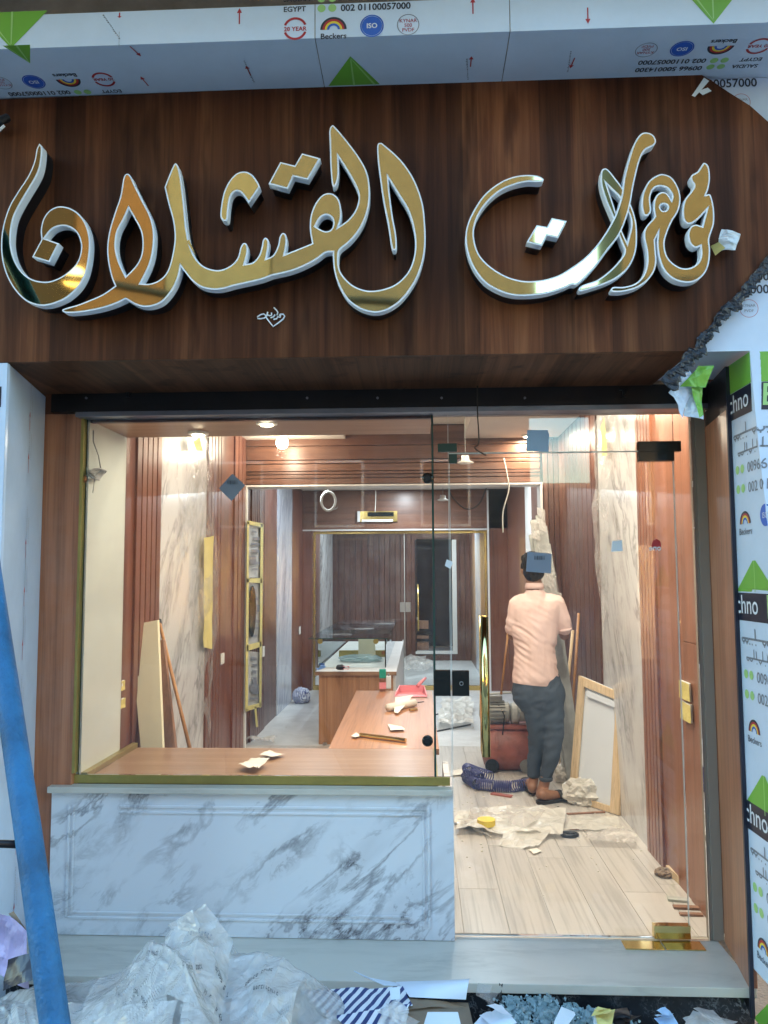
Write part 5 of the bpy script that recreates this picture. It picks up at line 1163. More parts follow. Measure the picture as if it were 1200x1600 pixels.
# hands with fingers gripping the studs
def hand(wr, d, side):
    d = Vector(d).normalized(); s = Vector((-d.y, d.x, 0)).normalized()*side; out = [[(wr, .024), (wr+d*.05, .03), (wr+d*.075, .028)]]
    for k, L in enumerate((.07, .078, .072, .058)):
        o_ = wr+d*.075+Vector((0, 0, .032-.02*k)); out.append([(o_, .0095), (o_+d*L*.5, .0088), (o_+d*L*.7+s*L*.35, .008), (o_+d*L*.45+s*L*.7, .007)])
    th = wr+d*.03+Vector((0, 0, .03)); out.append([(th, .011), (th+s*.03+d*.03+Vector((0, 0, .015)), .0095), (th+s*.05+d*.05+Vector((0, 0, .01)), .008)])
    return out
parts += hand(m_(838, 975, .33), (.6, .8, 0), 1) + hand(m_(872, 978, .3), (-.3, .95, 0), 1)
# ears
parts += [('ell', hd+Vector((-.076, .005, -.015)), (.01, .018, .03)), ('ell', hd+Vector((.076, .005, -.015)), (.01, .018, .03)), ('ell', hd+Vector((0, .1, -.02)), (.014, .02, .02))]
body = place_mesh(remesh_union(parts, .0075, 3), 'body', M['skin'], person)
# face details (on the far side of the head)
for s in (-1, 1): B().lathe(hd+Vector((s*.028, .085, .005)), [(.011, 0), (.006, .008)], 10, 'Y').build('eye', M['white_ink'], person, smooth=True)
box('mouth', M['bronze'], (hd.x-.022, hd.x+.022, hd.y+.078, hd.y+.088, hd.z-.066, hd.z-.058), person, .002)
hair = remesh_union([('ell', hd+Vector((0, -.008, .028)), (.085, .1, .092)), ('ell', hd+Vector((0, -.03, -.02)), (.078, .072, .075)), ('ell', hd+Vector((-.01, .03, .07)), (.07, .07, .05))], .008, 2)
place_mesh(hair, 'hair', M['hair'], person, lambda c, n: .006*noise.noise(c*60)+.005*noise.noise(c*25))
# shirt
def shirt_disp(c, n):
    f = (1-abs(noise.noise(Vector((c.x*7, c.y*5, c.z*22+c.x*14)))*2))
    return (.006+.009*max(0, min(1, (1.3-c.z)*3)))*(f-.55)*(.5+noise.noise(c*4)) + .006*noise.noise(c*9)
sh = [[(m_(836, 922), .06), (m_(836, 934), .085)], [(m_(837, 945), .1), (m_(836, 985), .122), (m_(836, 1020), .118), (m_(836, 1064), .125)],
 [(m_(814, 942), .066), (m_(862, 942), .066)],
 [(m_(822, 950), .102), (m_(822, 985), .104), (m_(826, 1020), .1), (m_(824, 1064), .108)],
 [(m_(854, 950), .102), (m_(849, 985), .104), (m_(845, 1020), .1), (m_(848, 1060), .11)],
 [(m_(808, 943), .06), (m_(801, 972, .01), .052), (m_(800, 982, .03), .05)],
 [(m_(868, 943), .062), (m_(879, 968, .0), .056), (m_(882, 982, .015), .053)]]
shm = remesh_union(sh, .009, 4)
shirt = place_mesh(shm, 'polo_shirt', M['shirt'], person, shirt_disp)
bm = bmesh.new(); bm.from_mesh(shirt.data); inv = origin_of(shirt)
hemz = m_(830, 1069).z - inv.z
bmesh.ops.bisect_plane(bm, geom=bm.verts[:]+bm.edges[:]+bm.faces[:], plane_co=(0, 0, hemz), plane_no=(.08, 0, 1), clear_inner=True); bm.to_mesh(shirt.data); bm.free()
cl = B(); cc = m_(835, 913); cl.lathe(cc+Vector((0, 0, -.02)), [(.068, -.012), (.066, .012), (.06, .03), (.057, .03), (.06, -.012)], 24); cl.build('collar', M['shirt'], shirt, smooth=True)
for e, w_, r1 in ((m_(800, 983, .03), (-.25, .2, -1), .052), (m_(882, 984, .015), (.15, .1, -1), .055)):
    d_ = Vector(w_).normalized(); B().tube([e-d_*.012, e+d_*.006], r1*1.0, 20).build('sleeve_cuff', M['shirt'], shirt, smooth=True)
# trousers
def tr_disp(c, n):
    f = (1-abs(noise.noise(Vector((c.x*9, c.y*9, c.z*16-c.x*10)))*2)); return .009*(f-.5)*(.3+.7*min(1, abs(noise.noise(c*5))*3)) + .008*noise.noise(c*7)
trp = [[(m_(840, 1060), .11), (m_(840, 1090), .118)], [(m_(826, 1062), .1), (m_(824, 1082), .112)], [(m_(855, 1062), .1), (m_(857, 1086), .116)],
 [(m_(824, 1082), .112), (m_(836, 1112, -.01), .078), (m_(839, 1145, .0), .064), (m_(838, 1175, .03), .056), (m_(834, 1208, .05), .044)],
 [(m_(857, 1086), .116), (m_(863, 1115, -.02), .082), (m_(866, 1148, -.04), .066), (m_(862, 1180, -.055), .056), (m_(853, 1214, -.06), .045)]]
trm = remesh_union(trp, .009, 3)
tro = place_mesh(trm, 'trousers', M['trousers'], person, tr_disp)
for pt, rr_ in ((m_(834, 1211, .05), .044), (m_(853, 1217, -.06), .046)):
    B().lathe(pt, [(rr_*.9, -.012), (rr_, -.008), (rr_*1.04, .008), (rr_*.96, .014)], 20).build('cuff', M['trousers'], tro, smooth=True)
def sandal(h, d, nm='sandal'):
    d = Vector(d).normalized(); s = Vector((-d.y, d.x, 0)); b = B()
    prof = [(-.045, .0), (-.035, .03), (.02, .034), (.09, .036), (.16, .045), (.21, .04), (.235, .02), (.24, 0)]
    L = [h+d*a+s*w for a, w in prof] + [h+d*a-s*w for a, w in prof[::-1][1:-1]]
    b.slab([p+Vector((0, 0, .001)) for p in L], (0, 0, .024)); o = b.build(nm, M['sandal'], person, .003)
    st = B(); pts = [h+d*.13+s*(.046*math.cos(a))+Vector((0, 0, .022+.045*math.sin(a))) for a in [i*math.pi/10 for i in range(11)]]
    for w in (0, .02): st.tube([p+d*w for p in pts], .009, 6)
    st.tube([h+d*.13+s*.03+Vector((0, 0, .06)), h+d*.19+Vector((0, 0, .055)), h+d*.215+s*.002+Vector((0, 0, .03))], .006, 6); st.build('strap', M['sandal'], o, smooth=True)
sandal(fL, dL); sandal(fR, dR)

# ------------------------------------------------------------------ metal studs held by the worker
def stud_bar(a, b_, w, t, parent, wob=0):
    a, b_ = Vector(a), Vector(b_); d = (b_-a).normalized(); s = d.cross(Vector((0, 1, 0))).normalized(); f = s.cross(d).normalized()
    b = B(); 
    for (o0, o1, p0, p1) in ((-w/2, w/2, -.0015, .0015), (-w/2, -w/2+.003, .0016, t), (w/2-.003, w/2, .0016, t)):
        q = [a+s*o0+f*p0, a+s*o1+f*p0, a+s*o1+f*p1, a+s*o0+f*p1]; b.hexa(q, [v+(b_-a) for v in q])
    return b.build('channel', M['zinc'], parent, label=None)
YSB = YM+.42
stt = thing('metal_studs', 'tall bundle of pale metal ceiling channels held upright by the worker', 'metal channels', tuple(PZ(897, 1229, 0)))
fb = PZ(897, 1229, 0)
for k, (tx, ty, bx, w) in enumerate(((834, 812, 893, .05), (842, 805, 899, .05), (850, 822, 903, .045), (838, 818, 889, .04), (856, 850, 908, .04), (830, 835, 884, .035))):
    top = PY(tx, ty, YSB+.02*k); bot = PZ(bx, 1228-k, .0); bot.z = .004; bot.y = fb.y + .01*k
    stud_bar(bot, top, w, .025, stt)
crumple_patch('plastic_wrap', [PY(833, 815, YSB-.03), PY(853, 815, YSB-.03), PY(882, 960, YSB-.05), PY(858, 960, YSB-.05)], 'sheet_clear', stt, 20, .012, 12, 3)
for k, (x, y, w, h) in enumerate(((835, 830, 14, 30), (845, 812, 12, 40), (848, 880, 20, 34), (853, 905, 20, 30), (868, 940, 18, 36))):
    crumple_patch('loose_tape', [PY(x-w/2, y-h/2, YSB-.04), PY(x+w/2, y-h/2+4, YSB-.04), PY(x+w/2+3, y+h/2, YSB-.04), PY(x-w/2+2, y+h/2-5, YSB-.04)], 'sheet', stt, 8, .008, 18, 20+k)

# ------------------------------------------------------------------ compressor
YC = YM+.35
c0 = PZ(755, 1205, 0); YC = c0.y+.1
ac = thing('air_compressor', 'dusty red air compressor with grey motor on the floor beside the worker', 'compressor', (PY(790, 1180, YC).x, YC, 0))
cl_, cr_ = PY(752, 1168, YC), PY(838, 1168, YC); zc = cl_.z; rt = abs(PY(790, 1134, YC).z - PY(790, 1203, YC).z)/2
b = B(); prof = [(rt*.3, 0), (rt*.75, .02), (rt*.95, .05), (rt, .09), (rt, (cr_.x-cl_.x)-.05), (rt*.9, (cr_.x-cl_.x)-.02), (rt*.5, cr_.x-cl_.x)]
b.lathe((cl_.x, YC, zc), prof, 28, 'X'); b.build('tank', M['tank_red'], ac, smooth=True)
B().lathe((cl_.x+.1, YC, zc), [(rt+.001, 0), (rt+.004, .004), (rt+.004, .02), (rt+.001, .024)], 28, 'X').build('weld_band', M['tank_red'], ac)
mx, my = PY(768, 1106, YC), PY(805, 1110, YC)
zp = zc+rt
box('mount_plate', M['tank_red'], (cl_.x+.04, cr_.x-.02, YC-.1, YC+.1, zp-.012, zp+.018), ac, .003)
rm = .085
mb = B(); mb.lathe((cl_.x+.03, YC, zp+.02+rm), [(rm*.8, 0), (rm, .015), (rm, .19), (rm*.8, .2)], 24, 'X'); mo = mb.build('motor', M['motor'], ac, smooth=False)
for i in range(20):
    a = i*2*math.pi/20; c = Vector((cl_.x+.05, YC+math.cos(a)*(rm+.006), zp+.02+rm+math.sin(a)*(rm+.006)))
    n_ = Vector((0, math.cos(a), math.sin(a))); t_ = Vector((0, -math.sin(a), math.cos(a)))*.0025
    q = [c-n_*.008-t_, c-n_*.008+t_, c+n_*.006+t_, c+n_*.006-t_]; B().hexa(q, [v+Vector((.14, 0, 0)) for v in q]).build('fin', M['motor'], mo)
box('junction_box', M['motor'], (cl_.x+.06, cl_.x+.17, YC-.05, YC+.05, zp+.02+2*rm, zp+.075+2*rm), ac, .006)
B().lathe((cl_.x+.235, YC, zp+.02+rm*.9), [(.06, 0), (.085, .01), (.085, .05), (.06, .08)], 20, 'X').build('pump_head', M['zinc'], ac, smooth=False)
B().lathe((cl_.x+.33, YC-.02, zp+.1), [(.03, -.06), (.055, -.05), (.06, .03), (.04, .05)], 18).build('cylinder', M['motor'], ac, smooth=True)
B().tube([(cl_.x-.01, YC-.1, zp+.26), (cl_.x-.015, YC-.1, zp+.1), (cl_.x+.02, YC-.08, zp)], .008, 8).build('frame_tube', M['zinc'], ac, smooth=True); B().tube([(cl_.x-.01, YC-.1, zp+.26), (cl_.x+.3, YC-.1, zp+.28)], .008, 8).build('frame_tube', M['zinc'], ac, smooth=True)
for dx in (.07, .34):
    w = B(); w.lathe((cl_.x+dx, YC-rt*.9, .055), [(.03, -.015), (.054, -.012), (.054, .012), (.03, .015)], 20, 'Y'); w.build('wheel', M['motor'] if dx > .2 else M['black'], ac)
box('leg', M['tank_red'], (cl_.x+.05, cl_.x+.09, YC-rt*.8, YC+rt*.8, .05, zc-rt*.75), ac, .003); box('leg', M['tank_red'], (cr_.x-.09, cr_.x-.05, YC-rt*.8, YC+rt*.8, .05, zc-rt*.75), ac, .003)
B().tube([(cl_.x+.12, YC-.03, zp+.2), (cl_.x+.18, YC-.1, zp+.1), (cl_.x+.16, YC-.12, zp-.05)], .005, 6).build('cable', M['black'], ac, smooth=True)
# coiled hose
def helix(path, rad, turns, n=14):
    out = []; N_ = turns*n
    for i in range(N_+1):
        t = i/N_; f = t*(len(path)-1); k = min(int(f), len(path)-2); u = f-k; p = path[k].lerp(path[k+1], u); d = (path[k+1]-path[k]).normalized()
        s = d.cross(Vector((0, 0, 1))).normalized(); up = s.cross(d)
        out.append(p + s*math.cos(2*math.pi*i/n)*rad + up*math.sin(2*math.pi*i/n)*rad)
    return out
g = lambda px, py, dz=0: PZ(px, py, 0)+Vector((0, 0, .045+dz))
hs_ = B(); hs_.tube(helix([g(728, 1222, -.005), g(745, 1234, -.005), g(772, 1237, -.005), g(800, 1238, -.005), g(832, 1233, -.005)], .038, 38), .0045, 5)
hs_.tube(helix([g(734, 1226, .05), g(730, 1218, .04), g(745, 1222, .03), g(768, 1228, .02)], .036, 20), .0045, 5)
hs_.tube(helix([g(726, 1226, .03), g(742, 1228, .04), g(752, 1232, .03)], .034, 9), .0045, 5)
hs_.build('air_hose', M['hose'], None, smooth=True, label='coiled blue air hose on the floor in front of the compressor', cat='hose', loc=g(760, 1225))

# ------------------------------------------------------------------ right side: broom sticks, framed panel, bag
for lab, a, b_, rr_, mt in (('pale wooden stick leaning behind the worker', (895, 985), (874, 1215), .012, 'pine'), ('orange wooden broom stick leaning on the right wall slats', (914, 958), (888, 1215), .011, 'broom_wood')):
    p, q = PY(*a, 2.95), PY(*b_, 2.75); p = Vector((min(p.x, XR-.03), p.y, p.z)); B().tube([p, q.lerp(p, -.0)], rr_, 8).build('stick', M[mt], None, smooth=True, label=lab, cat='stick', loc=q)
B().tube([PY(797, 960, 3.2), PY(783, 1085, 3.0)], .009, 8).build('stick', M['broom_wood'], None, smooth=True, label='thin brown stick standing left of the worker behind the compressor', cat='stick', loc=PY(783, 1085, 3))
fp = thing('framed_panel', 'cream wooden frame with a white panel leaning against the right marble wall', 'panel', tuple(PZ(972, 1273, 0)))
q0 = PZ(972, 1274, 0); q0.z = .001; q1 = PZ(893, 1249, 0); q1.z = .001
q2 = PY(909, 1056, q1.y+.03); q3 = PY(981, 1086, q0.y+.03)
u_ = lambda s, t: bilinear(q1, q0, q3, q2, s, t)
nrm = (q0-q1).cross(q2-q1).normalized(); nrm = nrm if nrm.y < 0 else -nrm
def fpiece(s0, s1, t0, t1, th, mat, off=0, nm='frame_board'):
    L = [u_(s0, t0), u_(s1, t0), u_(s1, t1), u_(s0, t1)]; B().hexa([p+nrm*(off+th) for p in L], [p+nrm*off for p in L]).build(nm, M[mat], fp, .001)
fpiece(0, .13, 0, 1, .02, 'pine', .012); fpiece(.83, 1, 0, 1, .02, 'pine', .012); fpiece(.131, .829, .93, 1, .02, 'pine', .012); fpiece(.131, .829, 0, .05, .02, 'pine', .012); fpiece(.2, .8, .86, .91, .015, 'foam', .013, 'paper_strip'); fpiece(0, 1, 0, 1, .008, 'foam', 0, 'panel_sheet')
fpiece(.98, 1.0, 0, 1, .01, 'dark_wood', -.012)
def floor_bag(label, px, py, rad, mat, seed, name='plastic_bag', cat='bag', amp=.35, z=0):
    p = PZ(px, py, z); p.z = z+rad[2]*.75; t = thing(name, label, cat, tuple(p)); crumple_ball('bag_body', p, rad, mat, t, seed=seed, amp=amp*.9, sub=4)
    folds(t, p+Vector((0, 0, rad[2]*.5)), (rad[0]*.6, rad[1]*.6, rad[2]*.7), mat, seed, 2, 12); return t
floor_bag('crumpled white plastic bag on the floor right of the sandals', 915, 1255, (.13, .1, .09), 'bag', 41)
floor_bag('white dusty bag under the leaning metal channels', 892, 1222, (.1, .1, .08), 'bag', 42)
# spread of plastic on the floor
def spread(label, pts, amp, seed, mat='bag', n=34, freq=9, name='plastic_sheet', cat='plastic sheet'):
    q = [PZ(a, b_, 0) for a, b_ in pts]; c = sum(q, Vector())/4; o = crumple_patch(name, [v+Vector((0, 0, amp*.8)) for v in q], mat, None, n, amp, freq, seed, loc=c, label=label, cat=cat)
    for v in o.data.vertices:
        if v.co.z + o.location.z < .003: v.co.z = .003 - o.location.z + abs(v.co.z)*.02
    return o
spread('long crumpled cream plastic sheet across the floor behind the door', [(712, 1306), (880, 1312), (885, 1275), (716, 1275)], .03, 51, freq=6, n=60)
spread('thin clear film lying over the cream plastic sheet', [(722, 1300), (800, 1318), (850, 1282), (740, 1268)], .035, 57, 'sheet', freq=5, n=40)
spread('torn paper strip at the left end of the cream plastic sheet', [(708, 1290), (745, 1302), (752, 1284), (715, 1278)], .02, 58, 'paper', freq=8, n=20)
spread('crumpled plastic trailing towards the small paper on the floor', [(778, 1322), (835, 1330), (870, 1300), (790, 1300)], .02, 52)
spread('flattened white plastic bag near the right wall', [(917, 1322), (998, 1328), (985, 1302), (925, 1308)], .03, 53, 'sheet')
spread('thin dusty film on the floor in front of the framed panel', [(885, 1300), (970, 1300), (965, 1280), (890, 1278)], .012, 54)
def on_floor(label, pts, mat='paper', amp=.004, seed=1, cat='paper', name='paper_sheet'): return flat_paper(label, pts, 0, mat, seed, amp, 8, name, cat)
on_floor('small white paper on the floor planks', [(826, 1330), (834, 1337), (846, 1332), (838, 1327)], seed=2)
on_floor('white card on the floor between the counter and the door', [(706, 1206), (706, 1214), (724, 1212), (722, 1204)], seed=5)
p = PZ(760, 1297, 0); t = thing('tape_roll', 'yellow roll of tape on the plastic behind the door', 'tape', tuple(p)); B().lathe((p.x, p.y, .03), [(.04, 0), (.055, .0), (.055, .035), (.04, .035)], 20).build('roll', M['yellow'], t, loc=None); B().lathe((p.x, p.y, .031), [(.02, 0.001), (.039, .001), (.039, .03), (.02, .03)], 16).build('core', M['cardboard'], t)
p = PZ(890, 1307, 0); B().tube([p+Vector((.045*math.cos(a), .03*math.sin(a), .012)) for a in [i*math.pi/8 for i in range(16)]], .012, 8, closed=True).build('black_strap', M['black'], None, smooth=True, label='black looped strap on the floor in front of the plastic', cat='strap', loc=p)
# wood offcuts by the right wall
def stick3(label, a, b_, w, h, mat, z=0, name='wood_strip', cat='wood strip'):
    a, b_ = PZ(*a, z), PZ(*b_, z); d = (b_-a).normalized(); s = Vector((-d.y, d.x, 0))*w/2; q = [a-s, b_-s, b_+s, a+s]
    return B().slab([v+Vector((0, 0, h)) for v in q], (0, 0, -h+.001)).build(name, M[mat], None, .001, label=label, cat=cat, loc=a)
stick3('pale wood batten lying along the right wall', (1047, 1364), (1103, 1413), .045, .04, 'pine')
stick3('first short grey strip on the floor by the right wall', (1043, 1406), (1075, 1409), .04, .012, 'zinc'); stick3('second short brown strip on the floor by the right wall', (1052, 1419), (1092, 1421), .03, .012, 'brown_board'); stick3('third short grey strip nearest the gold pivot', (1062, 1430), (1098, 1431), .025, .01, 'brown_board')
stick3('long thin strip on the floor by the bag', (886, 1273), (945, 1270), .02, .01, 'brown_board'); stick3('reddish strip on the floor in front of the hose', (768, 1241), (800, 1246), .04, .012, 'tank_red')
stick3('thin strip on the planks right of the spread plastic', (888, 1296), (905, 1297), .02, .01, 'brown_board'); stick3('pale stick end beside the black strap', (872, 1262), (878, 1274), .012, .01, 'wire')
floor_bag('crumpled brown paper by the end of the pale batten', 1037, 1368, (.04, .04, .02), 'cardboard', 44, 'crumpled_paper', 'paper')
# second room rubbish
floor_bag('small striped cardboard box rubbish on the floor left of the counter', 471, 1098, (.1, .12, .1), 'striped_s', 61, 'striped_bag', 'bag', .2)
spread('crumpled white sheets on the floor behind the lock plates', [(684, 1140), (742, 1140), (738, 1100), (690, 1100)], .05, 62, 'bag', freq=5)
spread('grey plastic film heap on the back room floor', [(622, 1060), (680, 1050), (665, 1032), (620, 1034)], .09, 63, 'sheet', freq=3, name='plastic_film', cat='film')
spread('white plastic near the portal at the foot of the left wall', [(383, 1166), (430, 1166), (430, 1158), (390, 1152)], .04, 64, 'sheet')
stick3('thin black cable on the floor behind the black lock plate', (680, 1144), (735, 1133), .02, .012, 'black', 0, 'cable', 'cable')
stick3('thin black rod on the floor right of the counter edge', (676, 1119), (694, 1113), .015, .01, 'black', 0, 'rod', 'rod')
for k, (a, b_) in enumerate(((1090, 700), (1118, 716), (1130, 690), (1170, 694), (1155, 720), (1185, 712))):
    pass
# dusty litter on the floor (uncountable crumbs)
b = B(); r = random.Random(5)
for k in range(420):
    px, py = r.uniform(690, 1010), 1200+abs(r.gauss(0, 1))*70
    if k % 4 == 0: px, py = r.uniform(400, 760), r.uniform(1060, 1165)
    q = PZ(px, py, 0)
    if q.x > XR-.03 or q.x < XL+.05 or (q.y < .9 and q.x < .15) or (-.55 < q.x < .12 and .8 < q.y < 2.95) or (q.x < -.2 and q.y > 3.8 and q.x > -1): continue
    s = r.uniform(.003, .011); a = r.uniform(0, 6.3); b.hexa([q+Vector((s*math.cos(a+j*2.1)*r.uniform(.5, 1.6), s*math.sin(a+j*2.1), .001)) for j in range(3)], [q+Vector((s*.6*math.cos(a+j*2.1), s*.6*math.sin(a+j*2.1), .003+s*.3)) for j in range(3)])
b.build('floor_crumbs', M['paper'], None, kind='stuff', label='dust and small scraps scattered over the shop floor', cat='litter')

# ------------------------------------------------------------------ rubbish heap on the pavement
sil = [(-40, 1568), (0, 1560), (60, 1535), (130, 1532), (190, 1515), (240, 1478), (285, 1448), (315, 1438), (345, 1462), (362, 1492), (400, 1490), (440, 1500), (480, 1530), (520, 1556), (560, 1580), (600, 1600)]
def sy(px):
    for (a, b_), (c, d) in zip(sil, sil[1:]):
        if a <= px <= c: return b_+(d-b_)*(px-a)/(c-a)
    return sil[-1][1]
hp_ = thing('plastic_heap', 'large heap of crumpled printed plastic sheeting in front of the step', 'plastic sheeting', (-.9, -.7, GZ))
def heap_base(s, t):
    px = -40+640*s; ridge = PY(px, sy(px), -.42); c = ridge
    if t < .15: u = t/.15; return Vector((c.x, -.25*(1-u)+c.y*u, max(GZ, c.z-.1)*(1-u)+c.z*u))
    u = (t-.15)/.85; front = Vector((c.x*.82-.05, -1.15, GZ+.02)); 
    mid = Vector((c.x*.92, -.78, .5*c.z+.03))
    return c*(1-u)**2 + mid*2*u*(1-u) + front*u*u
def heap_surf(s, t, extra=0):
    p = heap_base(s, t); d = min(1, t*6)*min(1, s*8+.3)*min(1, (1-s)*8)
    def rid(q, o): return 1-abs(noise.noise(q+Vector((o, o*2, 0))))*2
    w = Vector((noise.noise(p*3+Vector((5, 0, 0))), noise.noise(p*3+Vector((0, 5, 0))), 0))*.25
    q = (p+w)
    def vr(a): d = noise.voronoi(a)[0]; return 1-2.2*min(.45, d[1]-d[0])
    h = .62*vr(Vector((q.x*3.2+q.y*2.4, q.y*2.2, q.z*2))) + .26*vr(Vector((q.x*10-q.y*6+3, q.y*2.5, q.z*3))) - .45 + .5*noise.noise(q*2.6)
    return p + Vector((.25*h, -.45*h, .75*h))*.06*(.35+.65*d) + Vector((0, -.6, .8))*extra
nx, ny = 300, 150; b = B(); b.v = [heap_surf(i/nx, j/ny) for j in range(ny+1) for i in range(nx+1)]
b.f = [(j*(nx+1)+i, j*(nx+1)+i+1, (j+1)*(nx+1)+i+1, (j+1)*(nx+1)+i) for j in range(ny) for i in range(nx)]
b.build('crumpled_sheet', M['sheet'], hp_, smooth=True, recalc=False)
# runs of faded print following the folds
r = random.Random(9); pb_ = B()
def glyph_run(s0, t0, ds, dt, n):
    for k in range(n):
        s, t = s0+ds*k/n, t0+dt*k/n; w = .0034*r.uniform(.6, 1.1); hh = .02
        kind = r.random()
        def seg(a, b_, c, d):
            b2 = [(a, b_), (c, b_), (c, d), (a, d)]; pb_.add([heap_surf(s+x*w, t+y*hh+x*w*dt/max(abs(ds), .01), .03) for x, y in b2], [(0, 1, 2, 3)])
        seg(0, 0, .25, 1)
        if kind < .7: seg(.25, 0, .9, .22)
        if kind > .3: seg(.25, .78, .9, 1)
        if kind > .5: seg(.65, .22, .9, .78)
for s0, t0, ds, dt, n in ((.33, .19, .11, -.01, 14), (.42, .25, .05, .03, 8), (.47, .2, .03, .18, 8), (.38, .33, .06, -.03, 8), (.53, .2, .06, -.01, 9), (.56, .3, .07, -.02, 10), (.3, .45, .1, -.02, 12), (.34, .53, .1, -.01, 12), (.05, .3, .08, -.02, 9), (.5, .42, .08, .02, 9), (.62, .24, .07, 0, 9)): glyph_run(s0, t0, ds, dt, n)
pb_.build('faded_print', M['ink_grey'], hp_, recalc=False, kind='stuff')
for k, (s0, t0, ds, dt, am) in enumerate(((.30, .2, .12, .3, .022), (.40, .17, .1, .4, .026), (.48, .17, .12, .3, .024), (.2, .3, .16, .35, .02), (.1, .25, .12, .4, .02), (.55, .22, .14, .35, .024), (.66, .2, .14, .3, .02), (.34, .45, .2, .3, .024), (.55, .5, .18, .3, .022), (.15, .55, .2, .3, .022))):
    q = [heap_surf(s0+a*ds+(.03*math.sin(k*3+a*5)), min(.95, t0+b_*dt+.03*math.cos(k*2+a)), .012+.004*(k % 3)) for a, b_ in ((0, 0), (1, -.05), (.9, 1), (-.05, .9))]
    # drape each loose sheet over the mound
    n_ = 40; b = B(); off = Vector((k*2.7, k, 0))
    for j in range(n_+1):
        for i in range(n_+1):
            s_, t_ = s0+ds*(i/n_-.1*math.sin(j/n_*3+k)), t0+dt*(j/n_-.08*math.sin(i/n_*4+k)); p = heap_surf(s_, min(1, t_), .012+.003*(k % 4))
            an = k*.9; d1 = noise.voronoi(Vector(((p.x*math.cos(an)+p.y*math.sin(an))*9, (-p.x*math.sin(an)+p.y*math.cos(an))*2.2, p.z*3))+off)[0]; d2 = noise.voronoi(Vector((p.x*5-p.y*8, p.y*9, p.z*11))+off)[0]
            b.v.append(p + Vector((.2, -.6, .8))*am*1.15*((.75-1.8*(d1[1]-d1[0])) + .28*(.5-1.4*(d2[1]-d2[0]))))
    b.f = [(j*(n_+1)+i, j*(n_+1)+i+1, (j+1)*(n_+1)+i+1, (j+1)*(n_+1)+i) for j in range(n_) for i in range(n_)]
    b.build('loose_sheet', M['sheet'], hp_, recalc=False)
    if k in (0, 1, 2, 5, 6, 7, 8, 9):   # faded print lying on the sheet's own faces
        g_b = B(); rr_ = random.Random(k); V = b.v; W = n_+1
        def sp(u, v):
            u = max(0, min(.999, u))*n_; v = max(0, min(.999, v))*n_; i, j = int(u), int(v); fu, fv = u-i, v-j
            return bilinear(V[j*W+i], V[j*W+i+1], V[(j+1)*W+i+1], V[(j+1)*W+i], fu, fv) + Vector((0, -.0025, .0025))
        for run in range(2):
            u0, v0 = rr_.uniform(.1, .4), rr_.uniform(.15, .7); an = rr_.uniform(-.5, .7)
            for c_ in range(11):
                if rr_.random() < .2: continue
                uu_, vv_ = u0+c_*.038*math.cos(an), v0+c_*.038*math.sin(an)
                def sg(a, b2, c, d): g_b.add([sp(uu_+x*.026, vv_-y*.05) for x, y in ((a, b2), (c, b2), (c, d), (a, d))], [(0, 1, 2, 3)])
                sg(0, 0, .24, 1)
                if rr_.random() < .6: sg(.24, 0, .85, .22)
                if rr_.random() < .6: sg(.24, .78, .85, 1)
                if rr_.random() < .5: sg(.62, .22, .85, .78)
        g_b.build('faded_print', M['ink'], hp_, recalc=False, kind='stuff')
# flap standing at the heap's top
crumple_patch('raised_flap', [PY(296, 1432, -.44), PY(318, 1412, -.44), PY(362, 1472, -.47), PY(350, 1530, -.52)], 'sheet', hp_, 20, .018, 9, 5)
crumple_patch('raised_flap', [PY(255, 1447, -.45), PY(300, 1418, -.46), PY(330, 1500, -.5), PY(300, 1520, -.52)], 'sheet', hp_, 20, .02, 7, 6)
# torn purple pieces at the left
lf = thing('torn_carton', 'torn purple and white printed carton pieces behind the ladder leg', 'carton', tuple(PY(25, 1480, -.55)))
crumple_patch('carton_piece', [PY(-10, 1520, -.5), PY(50, 1540, -.6), PY(44, 1455, -.55), PY(8, 1430, -.5)], 'purple', lf, 12, .02, 8, 4)
crumple_patch('carton_piece', [PY(5, 1550, -.62), PY(52, 1530, -.66), PY(48, 1490, -.6), PY(14, 1500, -.6)], 'navy', lf, 10, .012, 8, 5)
crumple_patch('carton_edge', [PY(12, 1428, -.5), PY(20, 1424, -.5), PY(42, 1455, -.53), PY(36, 1458, -.53)], 'cardboard', lf, 6, .004, 8, 6)
crumple_patch('carton_piece', [PY(-20, 1500, -.5), PY(6, 1510, -.5), PY(4, 1440, -.48), PY(-20, 1430, -.48)], 'sticker_white', lf, 8, .01, 8, 9)
# striped cloth, cardboard, foam and glass on the right part
def gp_(px, py, y): return PY(px, py, y)
st_ = thing('striped_bag', 'blue and white striped paper bag lying on the rubbish heap', 'bag', tuple(PY(560, 1560, -.45)))
crumple_patch('bag_side', [gp_(470, 1545, -.40), gp_(630, 1537, -.38), gp_(645, 1568, -.48), gp_(520, 1590, -.55)], 'striped', st_, 24, .012, 6, 3)
crumple_patch('bag_side', [gp_(520, 1588, -.553), gp_(640, 1566, -.49), gp_(625, 1605, -.56), gp_(540, 1605, -.6)], 'striped', st_, 16, .01, 6, 4)
crumple_patch('bag_bottom', [gp_(495, 1600, -.58), gp_(522, 1585, -.56), gp_(528, 1615, -.6), gp_(490, 1620, -.6)], 'striped', st_, 10, .01, 8, 6)
q = [gp_(609, 1547, -.42), gp_(625, 1546, -.42), gp_(626, 1564, -.47), gp_(611, 1566, -.47)]; q = [v+Vector((0, -.025, .02)) for v in q]; B().slab(q, (0, .002, 0)).build('white_tag', M['sticker_white'], st_)
cb_ = thing('cardboard_piece', 'flattened brown cardboard on the rubbish in front of the step', 'cardboard', tuple(PY(690, 1580, -.45)))
